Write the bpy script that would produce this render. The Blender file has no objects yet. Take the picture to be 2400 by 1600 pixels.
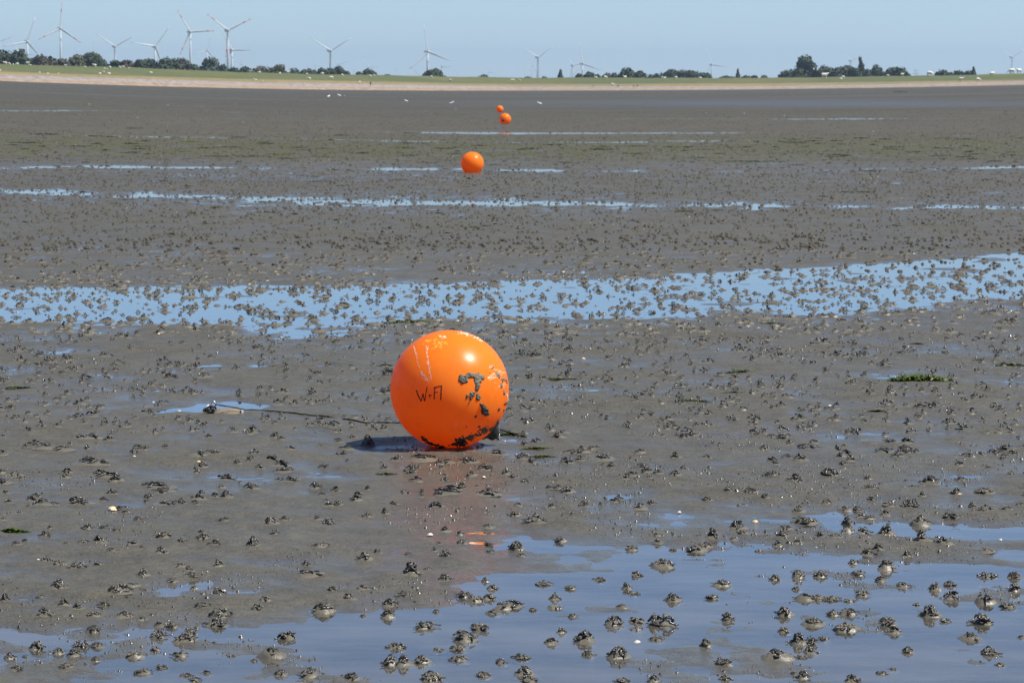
import bpy, bmesh, math, random
import numpy as np
from mathutils import Vector, Matrix, Quaternion

random.seed(7)
RNG = np.random.default_rng(11)
S = bpy.context.scene
COL = S.collection
R = math.radians

# ------------------------------------------------------------------ camera, sky, sun, exposure
H = 1.6                      # eye height in metres
FPX = 6667.0                 # focal length in photo pixels (2400 wide) = 100 mm
VH = 200.0                   # row of the level line
PITCH = math.atan((800 - VH) / FPX)
CP, SP = math.cos(PITCH), math.sin(PITCH)
cam = bpy.data.cameras.new('camera')
cam.lens = 100.0; cam.sensor_width = 36.0; cam.clip_start = 0.1; cam.clip_end = 30000
cam.dof.use_dof = True; cam.dof.focus_distance = 11.5; cam.dof.aperture_fstop = 20
camo = bpy.data.objects.new('camera', cam); COL.objects.link(camo)
camo.location = (0, 0, H); camo.rotation_euler = (math.pi / 2 - PITCH, 0, 0)
S.camera = camo

SUN_EL, SUN_AZ = R(57.5), R(101)          # azimuth clockwise from +Y (right and a little behind the camera)
W = bpy.data.worlds.new('World'); S.world = W; W.use_nodes = True
nt = W.node_tree; nt.nodes.clear()
sky = nt.nodes.new('ShaderNodeTexSky'); sky.sky_type = 'NISHITA'; sky.sun_disc = False
sky.sun_elevation = SUN_EL; sky.sun_rotation = SUN_AZ
sky.altitude = 0; sky.air_density = 0.68; sky.dust_density = 0.12; sky.ozone_density = 5.5
bg = nt.nodes.new('ShaderNodeBackground'); bg.inputs['Strength'].default_value = 0.074
wo = nt.nodes.new('ShaderNodeOutputWorld')
nt.links.new(sky.outputs[0], bg.inputs[0]); nt.links.new(bg.outputs[0], wo.inputs[0])

sl = bpy.data.lights.new('sun', 'SUN'); sl.energy = 5.0; sl.angle = R(0.53); sl.color = (1.0, 0.955, 0.89)
so = bpy.data.objects.new('sun', sl); COL.objects.link(so)
to_sun = Vector((math.sin(SUN_AZ) * math.cos(SUN_EL), math.cos(SUN_AZ) * math.cos(SUN_EL), math.sin(SUN_EL)))
so.rotation_euler = to_sun.to_track_quat('Z', 'Y').to_euler(); so.location = (20, -5, 40)

S.view_settings.view_transform = 'Standard'; S.view_settings.look = 'None'
S.view_settings.gamma = 1.0; S.view_settings.use_curve_mapping = False
S.view_settings.exposure = 0.75
cy = S.cycles
cy.max_bounces = 14; cy.diffuse_bounces = 12; cy.glossy_bounces = 4; cy.transmission_bounces = 4
cy.transparent_max_bounces = 12; cy.volume_bounces = 1
cy.sample_clamp_indirect = 6.0; cy.caustics_reflective = False; cy.caustics_refractive = False

# ------------------------------------------------------------------ numbers: projection, noise, terrain
def proj(x, y, z):
    dz = z - H
    fw = np.maximum(y * CP - dz * SP, 1e-3); up = y * SP + dz * CP
    return 1200 + FPX * x / fw, 800 - FPX * up / fw

def ray(u, v):
    a, b = (u - 1200) / FPX, (800 - v) / FPX
    return np.array((a, CP + b * SP, -SP + b * CP))

def ground(u, v, z=0.0):
    d = ray(u, v); t = (z - H) / d[2]
    return d[0] * t, d[1] * t

def _hash(ix, iy, seed):
    h = (ix.astype(np.int64) * 374761393 + iy.astype(np.int64) * 668265263 + seed * 974711) & 0xffffffff
    h = ((h ^ (h >> 13)) * 1274126177) & 0xffffffff
    h = (h ^ (h >> 16)) & 0xffff
    return h / 32767.5 - 1.0

def noise(x, y, seed=0):
    x = np.asarray(x, float); y = np.asarray(y, float)
    ix, iy = np.floor(x), np.floor(y); fx, fy = x - ix, y - iy
    fx = fx * fx * (3 - 2 * fx); fy = fy * fy * (3 - 2 * fy)
    a = _hash(ix, iy, seed); b = _hash(ix + 1, iy, seed); c = _hash(ix, iy + 1, seed); d = _hash(ix + 1, iy + 1, seed)
    return (a * (1 - fx) + b * fx) * (1 - fy) + (c * (1 - fx) + d * fx) * fy

def fbm(x, y, seed=0, n=3):
    s = 0; a = 1.0; t = 0
    for k in range(n):
        s = s + a * noise(x * 2 ** k + 17.3 * k, y * 2 ** k - 9.1 * k, seed + k); t += a; a *= 0.5
    return s / t

def sstep(a, b, x):
    t = np.clip((x - a) / (b - a), 0, 1); return t * t * (3 - 2 * t)

def sag(u):
    u = np.clip(u, -500, 2900); t = (u - 1200) / 1200
    return np.where(t < 0, 26 * t * t, 14 * t * t)

def zbase(x, y):
    r = np.hypot(x, y); yy = np.maximum(y, 1e-3)
    u = np.clip(1200 + FPX * x / yy, -9e5, 9e5)
    u = np.where(y <= 0.5, 1200, u)
    return np.where(y > 0.5, r / FPX * sag(u) * sstep(28, 125, r), 0.0)

PU = [-600, 0, 300, 600, 1200, 1800, 2100, 2400, 3000]
P_EDGE = [178, 190, 199, 208, 213, 210, 206, 199, 187]
P_STONE = [162, 175, 184, 193, 202.5, 202, 197, 190, 178]
P_DRY = [154, 168, 178, 186, 197.5, 196, 191.5, 187.5, 175]
P_CREST = [134, 150, 158, 171, 182.5, 183, 179, 172.5, 160]
def prof(tab, u): return np.interp(u, PU, tab)
def dshore(u): return np.interp(u, [0, 600, 1200, 1800, 2400], [650, 740, 850, 825, 800])
DOFF = (0.0, 10.0, 17.0, 55.0)
def vz(v, d): return H + (VH - v) * d / FPX       # height that shows at row v at depth d (near the level line)

def ell(u, v, cu, cv, a, b):
    return np.clip(1.3 - np.hypot((u - cu) / a, (v - cv) / b), 0, 1)

def pool(x, y, u, v):
    """how far a spot lies below the water: 0 dry, 1 flooded"""
    n1 = fbm(x / 0.45, y / 0.28, 3, 3); n2 = fbm(x / 1.6, y / 1.1, 9, 3)
    # foreground pool
    vb = np.interp(u, [-400, 0, 300, 600, 850, 1000, 1150, 1400, 1600, 2000, 2400, 2900],
                   [1570, 1545, 1520, 1490, 1460, 1415, 1362, 1325, 1305, 1300, 1325, 1360])
    p = np.clip(0.5 + (v - vb + 130 * n1 + 60 * n2) / 330, 0, 1)
    # broken film reaching further up on the right and left
    p = np.maximum(p, sstep(-0.05, 0.6, n1 + 0.25 * n2) * sstep(1165, 1240, v) * sstep(1250, 1500, u) * 0.85)
    p = np.maximum(p, sstep(-0.12, 0.5, n1 + 0.2 * n2) * sstep(1310, 1420, v) * (1 - sstep(850, 1000, u)) * 0.9)
    p = p * (1 - 0.8 * ell(u, v, 1110, 1285, 120, 60))
    # the long pool behind the buoy
    n3 = fbm(x / 0.9, y / 0.8, 21, 3); n4 = fbm(x / 3.0, y / 2.0, 27, 2)
    top = np.interp(u, [-400, 0, 600, 1200, 1500, 1800, 2100, 2400, 2800], [676, 670, 667, 656, 645, 630, 606, 584, 560])
    bot = np.interp(u, [-400, 0, 400, 600, 720, 820, 960, 1100, 1400, 1700, 2000, 2200, 2400, 2800],
                    [752, 756, 764, 776, 798, 794, 766, 754, 756, 738, 736, 722, 714, 706])
    q = np.minimum((v - top) / 16 + 0.25, (bot - v) / 26 + 0.3) + 0.55 * n3 + 0.3 * n4
    p = np.maximum(p, np.clip(q, 0, 1) * (0.92 + 0.2 * n4) * (v > 480) * (v < 900))
    # puddles round the mooring and on the left
    for (cu, cv, a, b) in ((545, 952, 95, 13), (450, 962, 60, 7), (372, 966, 45, 5), (490, 857, 45, 5), (610, 858, 30, 3.5), (760, 858, 32, 4),
                           (1118, 1272, 20, 2.2)):
        p = np.maximum(p, np.clip(ell(u, v, cu, cv, a, b) * (1.35 + 0.4 * n1), 0, 1))
    # broken bands further out
    def band(us, vs, hh, gain, seed, lx, ly):
        c = np.interp(u, us, vs)
        g = np.interp(u, us, gain)
        nn = fbm(x / lx, y / ly, seed, 3)
        return np.clip((1.0 - np.abs(v - c) / hh) * g + 0.65 * nn - 0.05, 0, 1) * (np.abs(v - c) < hh * 1.8)
    p = np.maximum(p, band([0, 250, 560, 900, 1250, 1500, 1900, 2400], [447, 455, 468, 477, 474, 482, 483, 487], 12,
                           [0.9, .85, .6, 1.0, .85, .75, .65, .9], 31, 0.45, 0.9))
    p = np.maximum(p, band([0, 180, 480, 700, 1000, 1500, 1850, 2400], [396, 390, 393, 396, 396, 402, 401, 392], 5,
                           [0.3, .9, 1.0, .7, .8, .45, .3, .95], 37, 0.6, 1.6))
    p = np.maximum(p, band([1400, 2000, 2400], [430, 431, 427], 6, [0.1, .5, .5], 41, 1.4, 2.5))
    p = np.maximum(p, band([0, 300, 600, 900, 1200, 1700, 2000], [294, 299, 305, 310, 313, 312, 309], 3.2,
                           [0.75, .75, .8, .9, 1.0, .85, .4], 43, 9, 40))
    p = np.maximum(p, band([0, 500, 1200, 1500, 1850, 2400], [317, 323, 335, 333, 327, 317], 2.6,
                           [0.8, .9, 1.0, 1.2, .8, .7], 47, 14, 60))
    p = np.maximum(p, band([300, 700, 1200], [260, 267, 279], 2.5, [0.6, .7, .5], 49, 14, 60))
    p = np.maximum(p, band([1500, 1900, 2400], [250, 251, 246], 4.0, [0.3, .7, .5], 53, 20, 120))
    return np.where(y > 3, p, np.where(y > 0, 0.2, 0.0))

def mud(x, y, want_all=False):
    zb = zbase(x, y); u, v = proj(x, y, zb)
    r = np.hypot(x, y)
    p = pool(x, y, u, v)
    un = 0.0058 * noise(x / 0.55, y / 0.55, 61) + 0.0056 * noise(x / 0.21, y / 0.21, 62) + 0.0046 * noise(x / 0.10, y / 0.10, 63) + 0.0022 * noise(x / 0.047, y / 0.047, 65)
    un = un + 0.007 * noise(x / 5.0, y / 3.0, 64) * sstep(15, 30, r)
    up_ = 0.010 * sstep(45, 110, r) + 0.0045 * sstep(23, 26, r)
    h = 0.0095 + up_ - (0.0165 + up_) * sstep(0, 1, p) + un * (1 + 0.15 * p)
    z = zb + h
    if want_all: return z, h, p, u, v
    return z

def mud1(x, y): return float(mud(np.array([x]), np.array([y]))[0])

# ------------------------------------------------------------------ helpers: meshes, objects, materials
def np_mesh(name, V, F, mats, smooth=True, midx=None, attrs=None):
    V = np.asarray(V, np.float32); F = np.asarray(F, np.int32); n, k = F.shape
    me = bpy.data.meshes.new(name)
    me.vertices.add(len(V)); me.vertices.foreach_set('co', V.ravel())
    me.loops.add(n * k); me.loops.foreach_set('vertex_index', F.ravel())
    me.polygons.add(n); me.polygons.foreach_set('loop_start', np.arange(n, dtype=np.int32) * k)
    me.polygons.foreach_set('loop_total', np.full(n, k, np.int32))
    if smooth: me.polygons.foreach_set('use_smooth', np.ones(n, bool))
    for m in (mats if isinstance(mats, (list, tuple)) else [mats]): me.materials.append(m)
    if midx is not None: me.polygons.foreach_set('material_index', np.asarray(midx, np.int32))
    if attrs:
        for an, av in attrs.items():
            a = me.attributes.new(an, 'FLOAT', 'POINT'); a.data.foreach_set('value', np.asarray(av, np.float32))
    me.update(calc_edges=True)
    return me

def link(name, me, parent=None, loc=None, label=None, cat=None, group=None, kind=None):
    o = bpy.data.objects.new(name, me); COL.objects.link(o)
    if parent is not None: o.parent = parent
    if loc is not None: o.location = loc
    if label: o['label'] = label
    if cat: o['category'] = cat
    if group: o['group'] = group
    if kind: o['kind'] = kind
    return o

def grid_faces(nr, nc, wrap=False):
    i = np.arange(nr - 1)[:, None]; m = nc if wrap else nc - 1
    j = np.arange(m)[None, :]; j2 = (j + 1) % nc
    a = i * nc + j; b = i * nc + j2; c = (i + 1) * nc + j2; d = (i + 1) * nc + j
    return np.stack([a, b, c, d], -1).reshape(-1, 4)

class MB:
    """collects vertices and faces for one mesh"""
    def __init__(s): s.v = []; s.f = []
    def add(s, V, F):
        o = len(s.v); s.v += [tuple(p) for p in V]; s.f += [tuple(i + o for i in f) for f in F]; return s
    def tube(s, pts, rad, n=6, cap=True, flat=1.0):
        pts = [Vector(p) for p in pts]; m = len(pts)
        rad = rad if isinstance(rad, (list, tuple)) else [rad] * m
        V = []; up = Vector((0, 0, 1)); prev = None
        for k, p in enumerate(pts):
            t = (pts[min(k + 1, m - 1)] - pts[max(k - 1, 0)]); t = t.normalized() if t.length > 1e-9 else Vector((0, 1, 0))
            if prev is None:
                a = t.cross(up)
                if a.length < 1e-3: a = t.cross(Vector((1, 0, 0)))
            else: a = prev - t * prev.dot(t)
            a.normalize(); prev = a; b = t.cross(a)
            for q in range(n):
                an = 2 * math.pi * q / n
                V.append(p + (a * math.cos(an) + b * math.sin(an) * flat) * rad[k])
        F = []
        for k in range(m - 1):
            for q in range(n):
                F.append((k * n + q, k * n + (q + 1) % n, (k + 1) * n + (q + 1) % n, (k + 1) * n + q))
        if cap: F.append(tuple(range(n - 1, -1, -1))); F.append(tuple((m - 1) * n + q for q in range(n)))
        return s.add(V, F)
    def box(s, c, sz, mtx=None):
        V = [Vector(((i & 1) - .5, ((i >> 1) & 1) - .5, (i >> 2) - .5)) for i in range(8)]
        V = [Vector((p.x * sz[0], p.y * sz[1], p.z * sz[2])) for p in V]
        if mtx: V = [mtx @ p for p in V]
        V = [p + Vector(c) for p in V]
        return s.add(V, [(0, 2, 3, 1), (4, 5, 7, 6), (0, 1, 5, 4), (2, 6, 7, 3), (0, 4, 6, 2), (1, 3, 7, 5)])
    def lathe(s, prof_, n=24, mtx=None):
        V = []
        for (r, z) in prof_:
            for q in range(n):
                p = Vector((r * math.cos(2 * math.pi * q / n), r * math.sin(2 * math.pi * q / n), z))
                V.append(mtx @ p if mtx else p)
        F = []
        for k in range(len(prof_) - 1):
            for q in range(n):
                F.append((k * n + q, k * n + (q + 1) % n, (k + 1) * n + (q + 1) % n, (k + 1) * n + q))
        F.append(tuple(range(n - 1, -1, -1))); F.append(tuple((len(prof_) - 1) * n + q for q in range(n)))
        return s.add(V, F)
    def mesh(s, name, mat, smooth=True):
        me = bpy.data.meshes.new(name); me.from_pydata(s.v, [], s.f); me.update()
        if smooth: me.polygons.foreach_set('use_smooth', [True] * len(me.polygons))
        me.materials.append(mat); return me

def skin_mesh(name, pts, edges, rads, mat, sub=1, root=0):
    me = bpy.data.meshes.new(name + '_bones'); me.from_pydata(pts, edges, [])
    o = bpy.data.objects.new('bones', me); COL.objects.link(o)
    m = o.modifiers.new('skin', 'SKIN'); m.use_smooth_shade = True
    for i, r_ in enumerate(rads):
        d = me.skin_vertices[0].data[i]; d.radius = (r_, r_) if not isinstance(r_, tuple) else r_
        d.use_root = (i == root)
    s2 = o.modifiers.new('sub', 'SUBSURF'); s2.levels = sub; s2.render_levels = sub
    dg = bpy.context.evaluated_depsgraph_get(); dg.update()
    out = bpy.data.meshes.new_from_object(o.evaluated_get(dg)); out.name = name
    bpy.data.objects.remove(o); bpy.data.meshes.remove(me)
    out.materials.clear(); out.materials.append(mat)
    out.polygons.foreach_set('use_smooth', [True] * len(out.polygons))
    return out

class Mat:
    def __init__(s, name):
        s.m = bpy.data.materials.new(name); s.m.use_nodes = True; s.t = s.m.node_tree; s.t.nodes.clear()
        s.out = s.n('ShaderNodeOutputMaterial')
    def n(s, typ, **kw):
        x = s.t.nodes.new(typ)
        for k, v in kw.items():
            if k.startswith('i_'):
                key = k[2:].replace('_', ' ')
                x.inputs[key].default_value = v
            else: setattr(x, k, v)
        return x
    def l(s, a, b): s.t.links.new(a, b)
    def val(s, sock, v):
        if hasattr(v, 'is_output') or isinstance(v, bpy.types.NodeSocket): s.l(v, sock)
        else: sock.default_value = v
    def math(s, op, a, b=0.5, clamp=False):
        x = s.n('ShaderNodeMath', operation=op, use_clamp=clamp); s.val(x.inputs[0], a); s.val(x.inputs[1], b); return x.outputs[0]
    def mix(s, f, a, b):
        x = s.n('ShaderNodeMix', data_type='RGBA'); s.val(x.inputs[0], f)
        for k, c in ((6, a), (7, b)):
            if isinstance(c, tuple): x.inputs[k].default_value = (*c, 1)
            else: s.l(c, x.inputs[k])
        return x.outputs[2]
    def ramp(s, f, lo, hi, a=0.0, b=1.0):
        x = s.n('ShaderNodeMapRange', clamp=True); s.val(x.inputs[0], f)
        for k, v in zip((1, 2, 3, 4), (lo, hi, a, b)): x.inputs[k].default_value = v
        return x.outputs[0]
    def pos(s, scale=(1, 1, 1), obj=False):
        src = s.n('ShaderNodeTexCoord').outputs['Object'] if obj else s.n('ShaderNodeNewGeometry').outputs['Position']
        m = s.n('ShaderNodeMapping'); m.inputs['Scale'].default_value = scale; s.l(src, m.inputs[0]); return m.outputs[0]
    def noise(s, vec, scale=1.0, detail=3.0, rough=0.5):
        x = s.n('ShaderNodeTexNoise'); s.l(vec, x.inputs['Vector'])
        x.inputs['Scale'].default_value = scale; x.inputs['Detail'].default_value = detail; x.inputs['Roughness'].default_value = rough
        return x.outputs[0]
    def bump(s, h, dist, strength=1.0, nrm=None):
        x = s.n('ShaderNodeBump'); x.inputs['Distance'].default_value = dist; s.val(x.inputs['Strength'], strength)
        s.l(h, x.inputs['Height'])
        if nrm is not None: s.l(nrm, x.inputs['Normal'])
        return x.outputs[0]
    def bsdf(s, color, rough=0.5, spec=0.5, metal=0.0, normal=None, **kw):
        p = s.n('ShaderNodeBsdfPrincipled')
        if isinstance(color, tuple): p.inputs['Base Color'].default_value = (*color, 1)
        else: s.l(color, p.inputs['Base Color'])
        s.val(p.inputs['Roughness'], rough); s.val(p.inputs['Specular IOR Level'], spec); s.val(p.inputs['Metallic'], metal)
        if normal is not None: s.l(normal, p.inputs['Normal'])
        for k, v in kw.items(): s.val(p.inputs[k.replace('_', ' ')], v)
        s.l(p.outputs[0], s.out.inputs[0]); return p

def simple(name, c1, c2, scale=8.0, rough=0.6, spec=0.4, metal=0.0, bump=0.0, obj=True):
    m = Mat(name); P = m.pos(obj=obj); n = m.noise(P, scale, 4, 0.6)
    nr = m.bump(n, bump) if bump else None
    m.bsdf(m.mix(m.ramp(n, 0.3, 0.7), c1, c2), rough, spec, metal, nr)
    return m.m

# --- mud
def mud_material(name, dark=False, tan=False):
    m = Mat(name)
    P = m.pos()
    big = m.noise(m.pos((0.35, 0.12, 1)), 1.0, 4, 0.55)
    mid = m.noise(P, 5.0, 4, 0.6)
    fine = m.noise(P, 55.0, 4, 0.65)
    vor = m.n('ShaderNodeTexVoronoi'); m.l(P, vor.inputs['Vector']); vor.inputs['Scale'].default_value = 85.0
    speck = m.ramp(vor.outputs['Distance'], 0.16, 0.32, 1.0, 0.0)
    patch = m.ramp(m.noise(P, 2.3, 3, 0.6), 0.45, 0.62)
    speck = m.math('MULTIPLY', speck, patch)
    if dark:
        c = m.mix(m.ramp(mid, 0.3, 0.7), (0.0252, 0.0227, 0.0176), (0.0714, 0.0647, 0.0504))
        nr = m.bump(fine, 0.004, 0.8)
        m.bsdf(c, m.ramp(fine, 0.3, 0.7, 0.16, 0.42), 0.55, 0, nr)
        return m.m
    if tan:
        c = m.mix(m.ramp(mid, 0.3, 0.7), (0.0806, 0.0731, 0.0554), (0.1243, 0.1126, 0.0848)); c = m.mix(m.math('MULTIPLY', speck, 0.8), c, (0.04, 0.036, 0.028))
        m.bsdf(c, m.ramp(fine, 0.3, 0.7, 0.25, 0.55), 0.45, 0, m.bump(fine, 0.004, 0.9)); return m.m
    wet = m.n('ShaderNodeAttribute', attribute_name='wet').outputs['Fac']
    alg = m.n('ShaderNodeAttribute', attribute_name='algae').outputs['Fac']
    damp = m.n('ShaderNodeAttribute', attribute_name='damp').outputs['Fac']
    c = m.mix(m.ramp(mid, 0.3, 0.7), (0.0670, 0.0620, 0.0465), (0.0975, 0.0900, 0.0670))
    c = m.mix(m.ramp(big, 0.35, 0.65), c, m.mix(0.35, c, (0.0571, 0.0546, 0.0412)))
    mot = m.noise(m.pos((18, 26, 20)), 1.0, 6, 0.7); c = m.mix(m.ramp(mot, 0.42, 0.62, 0.0, 0.55), c, (0.052, 0.047, 0.036))
    c = m.mix(m.math('MULTIPLY', speck, 0.75), c, (0.03, 0.028, 0.024))
    c = m.mix(m.math('MULTIPLY', wet, 0.35), c, (0.075, 0.069, 0.060))
    c = m.mix(m.math('MULTIPLY', damp, 0.8), c, (0.0521, 0.0496, 0.0395))
    c = m.mix(m.math('MULTIPLY', alg, m.ramp(m.noise(m.pos((1.2, 0.5, 1)), 1.3, 4, 0.6), 0.44, 0.62)), c, (0.0605, 0.0655, 0.0185))
    h = m.math('ADD', m.math('MULTIPLY', fine, 0.6), m.math('MULTIPLY', m.noise(m.pos((7, 10, 8)), 1.0, 4, 0.65), 2.6))
    nr = m.bump(h, 0.019, m.ramp(wet, 0, 1, 0.85, 0.3))
    nr = m.bump(speck, 0.003, 0.6, nr)
    ro = m.math('ADD', m.ramp(wet, 0.0, 1.0, 0.68, 0.17), m.math('MULTIPLY', m.math('SUBTRACT', mid, 0.5), 0.25))
    m.bsdf(c, ro, m.ramp(wet, 0, 1, 0.10, 0.5), 0, nr)
    return m.m
M_MUD = mud_material('mud')
M_CAST = mud_material('cast_mud', dark=True); M_TANMUD = mud_material('mound_mud', tan=True)
M_CASTF = simple('far_cast_mud', (0.0286, 0.0260, 0.0202), (0.0689, 0.0630, 0.0487), 60, 0.62, 0.25, obj=False)

# --- water: a thin clear sheet over mud
def water_material():
    m = Mat('shallow_water')
    P = m.pos((1, 1, 1)); rip = m.noise(m.pos((0.8, 1.6, 1)), 6.0, 2, 0.5)
    nr = m.bump(rip, 0.002, 0.5)
    fr = m.n('ShaderNodeFresnel'); fr.inputs['IOR'].default_value = 1.33; m.l(nr, fr.inputs['Normal'])
    gl = m.n('ShaderNodeBsdfGlossy'); gl.inputs['Roughness'].default_value = 0.045; m.l(nr, gl.inputs['Normal'])
    tr = m.n('ShaderNodeBsdfTransparent'); tr.inputs['Color'].default_value = (0.80, 0.82, 0.80, 1)
    mx = m.n('ShaderNodeMixShader'); m.l(m.math('MULTIPLY', fr.outputs[0], 1.85, True), mx.inputs[0])
    di = m.n('ShaderNodeBsdfDiffuse'); di.inputs['Color'].default_value = (0.2268, 0.2058, 0.1680, 1); m2 = m.n('ShaderNodeMixShader')
    m.l(m.ramp(m.noise(m.pos((1.5, 3.0, 1)), 1.0, 4, 0.6), 0.35, 0.65, 0.15, 0.50), m2.inputs[0]); m.l(tr.outputs[0], m2.inputs[1]); m.l(di.outputs[0], m2.inputs[2]); m.l(m2.outputs[0], mx.inputs[1]); m.l(gl.outputs[0], mx.inputs[2])
    m.l(mx.outputs[0], m.out.inputs[0]); return m.m
M_WATER = water_material()

# ------------------------------------------------------------------ the tidal flat
def columns(step, ext):
    front = np.arange(-11.6, 11.601, step)
    side = [11.6]; s_ = step
    while side[-1] < 178:
        s_ *= ext; side.append(min(side[-1] + s_, 179.5))
    side = np.array(side[1:])
    return np.radians(np.concatenate([-side[::-1], front, side]))

th = columns(0.053, 1.13)
vv = np.concatenate([np.arange(1720, 760, -3.2), np.arange(760, 330, -2.4), np.arange(330, 216, -1.6)])
rr = H * FPX / (vv - VH) * 0.995
rr = np.concatenate([[0.02, 1.0, 2.5, 4.0, 5.2, 6.2], rr, np.linspace(rr[-1] + 20, 1000, 10)])
TH, RR = np.meshgrid(th, rr)
uu = np.where(np.abs(TH) < R(75), 1200 + FPX * np.tan(np.clip(TH, -R(75), R(75))), 1200)
DS = np.where(np.abs(TH) < R(75), dshore(uu) / np.maximum(np.cos(TH), 0.25), 9000)
RR = np.where(RR > 400, 400 + (RR - 400) * (DS + 6 - 400) / 600.0, RR)
X = RR * np.sin(TH); Y = RR * np.cos(TH)
Z, HH, PP, UU, VV = mud(X, Y, True)
# long damp and drier streaks far out
st = fbm(X / 40.0, Y / 30.0, 71, 3)
wet = np.clip(1.0 - (HH - 0.001) / 0.013, 0, 1) * (1 - 0.55 * sstep(40, 90, RR))
wet = np.maximum(wet, sstep(0.05, 0.6, st) * sstep(60, 140, RR) * 0.20)
wet = np.maximum(wet, 0.55 * ell(UU, VV, 1900, 243, 900, 11) + 0 * X)
wet = np.maximum(wet, np.clip(0.62 * sstep(0.0, 1.0, ell(UU, VV, 1050, 1180, 230, 260)) + 0.15 * noise(X / 0.3, Y / 0.3, 73), 0, 1))
wet = np.maximum(wet, np.clip(0.30 + 0.35 * fbm(X / 0.7, Y / 0.5, 74, 3), 0, 1) * (RR < 60))
alg = sstep(0, 1, 1.2 - np.abs(VV - (352 - 0.4 * sag(UU))) / 34) * 0.9 * (UU > -300) * (UU < 2700) * (RR < 200)
damp = np.clip(sstep(75, 240, RR) * (0.75 + 0.5 * fbm(X / 60.0, Y / 18.0, 77, 3)) + 0.35 * sstep(0.1, 0.5, fbm(X / 9.0, Y / 6.0, 78, 3)) * sstep(25, 60, RR), 0, 1)
me = np_mesh('mudflat', np.stack([X, Y, Z], -1).reshape(-1, 3), grid_faces(len(rr), len(th))[:, :], M_MUD, True,
             attrs={'wet': wet.ravel(), 'algae': alg.ravel(), 'damp': damp.ravel()})
mudflat = link('mudflat', me, kind='structure')

thw = columns(0.25, 1.2)
thw = thw[np.abs(thw) < R(70)]
rw = H * FPX / (np.arange(1900, 236, -6.0) - VH)
TW, RW = np.meshgrid(thw, np.concatenate([[3.2, 4.4, 5.4], rw]))
XW, YW = RW * np.sin(TW), RW * np.cos(TW)
me = np_mesh('shallow_water', np.stack([XW, YW, zbase(XW, YW)], -1).reshape(-1, 3), grid_faces(*RW.shape), M_WATER)
link('shallow_water', me, kind='structure')

# ------------------------------------------------------------------ shore: stone bank, dry strip, dike, farmland
def bank_mat(name, cols, sx, sy, bump):
    m = Mat(name); a = m.noise(m.pos((sx, sy, sy)), 1.0, 5, 0.65); b = m.noise(m.pos((0.02, 0.05, 0.05)), 1.0, 3, 0.5)
    c = m.mix(m.ramp(a, 0.35, 0.65), cols[0], cols[1]); c = m.mix(m.ramp(b, 0.35, 0.65), c, m.mix(0.5, c, cols[2]))
    m.bsdf(c, 0.85, 0.2, 0, m.bump(a, bump)); return m.m
M_STONE = bank_mat('stone_bank', ((0.150, 0.132, 0.118), (0.275, 0.245, 0.222), (0.235, 0.195, 0.160)), 0.7, 0.7, 0.3)
M_FOOT = bank_mat('stone_foot', ((0.170, 0.120, 0.080), (0.330, 0.250, 0.175), (0.250, 0.180, 0.120)), 0.7, 0.7, 0.3)
M_TAN = bank_mat('dry_grass', ((0.1716, 0.1326, 0.0624), (0.2262, 0.1716, 0.0819), (0.1248, 0.1170, 0.0484)), 0.4, 0.4, 0.1)
M_GRASS = bank_mat('dike_grass', ((0.072, 0.086, 0.027), (0.118, 0.107, 0.040), (0.050, 0.080, 0.026)), 0.06, 0.15, 0.1)
M_FARM = bank_mat('farmland', ((0.07, 0.09, 0.03), (0.12, 0.12, 0.05), (0.06, 0.09, 0.03)), 0.02, 0.02, 0.1)
thd = np.concatenate([np.radians(np.linspace(-75, -16, 40)), np.radians(np.linspace(-15.5, 15.5, 260)), np.radians(np.linspace(16, 75, 40))])
ud = 1200 + FPX * np.tan(thd)
D0 = dshore(ud)
def sheet(name, rows, mat, jag=0.0):
    V = []
    for k, (d, z) in enumerate(rows):
        V.append(np.stack([d * np.tan(thd), d, z], -1))
    V = np.stack(V)
    return link(name, np_mesh(name, V.reshape(-1, 3), grid_faces(len(rows), len(thd)), mat), kind='structure')
jn = noise(ud / 14.0, ud * 0, 81); jn2 = noise(ud / 40.0, ud * 0, 82)
dE, dS, dD, dC = D0 + 1.5 * jn, D0 + DOFF[1] + 1.5 * jn2, D0 + DOFF[2] + 2 * jn, D0 + DOFF[3]
zE = vz(prof(P_EDGE, ud), D0) - 0.03; zS = vz(prof(P_STONE, ud), D0 + DOFF[1]); zD = vz(prof(P_DRY, ud), D0 + DOFF[2]); zC = vz(prof(P_CREST, ud), dC)
zC = zC + 0.10 * jn2
dM = dE + (dS - dE) * (0.45 + 0.08 * jn2); zM = zE + (zS - zE) * (0.45 + 0.08 * jn2) + 0.05 * jn
sheet('stone_foot', [(dE - 4, zE - 0.4), (dE, zE + 0.02), (dM, zM), (dM + 1.5, zM - 0.25)], M_FOOT)
sheet('stone_bank', [(dM - 0.3, zM - 0.12), (dM + 0.3, zM + 0.06), (dS, zS), (dS + 3, zS - 0.3)], M_STONE)
sheet('dry_grass_strip', [(dS - 0.5, zS - 0.15), (dS + 0.6, zS + 0.06), (dD, zD), (dD + 3, zD - 0.3)], M_TAN)
mids = []
for k in range(1, 8):
    t = k / 8; e = t * t * (3 - 2 * t) * 0.35 + t * 0.65
    mids.append((dD + (dC - dD) * t, zD + (zC - zD) * e + 0.08 * noise(ud / 9.0, ud * 0 + k * 3.1, 84)))
sheet('dike', [(dD - 0.8, zD - 0.2), (dD + 0.5, zD + 0.08)] + mids + [(dC, zC), (dC + 4, zC - 0.05), (dC + 30, zC * 0.4 + 0.15), (dC + 60, 0 * zC + 0.25)], M_GRASS)
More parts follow.
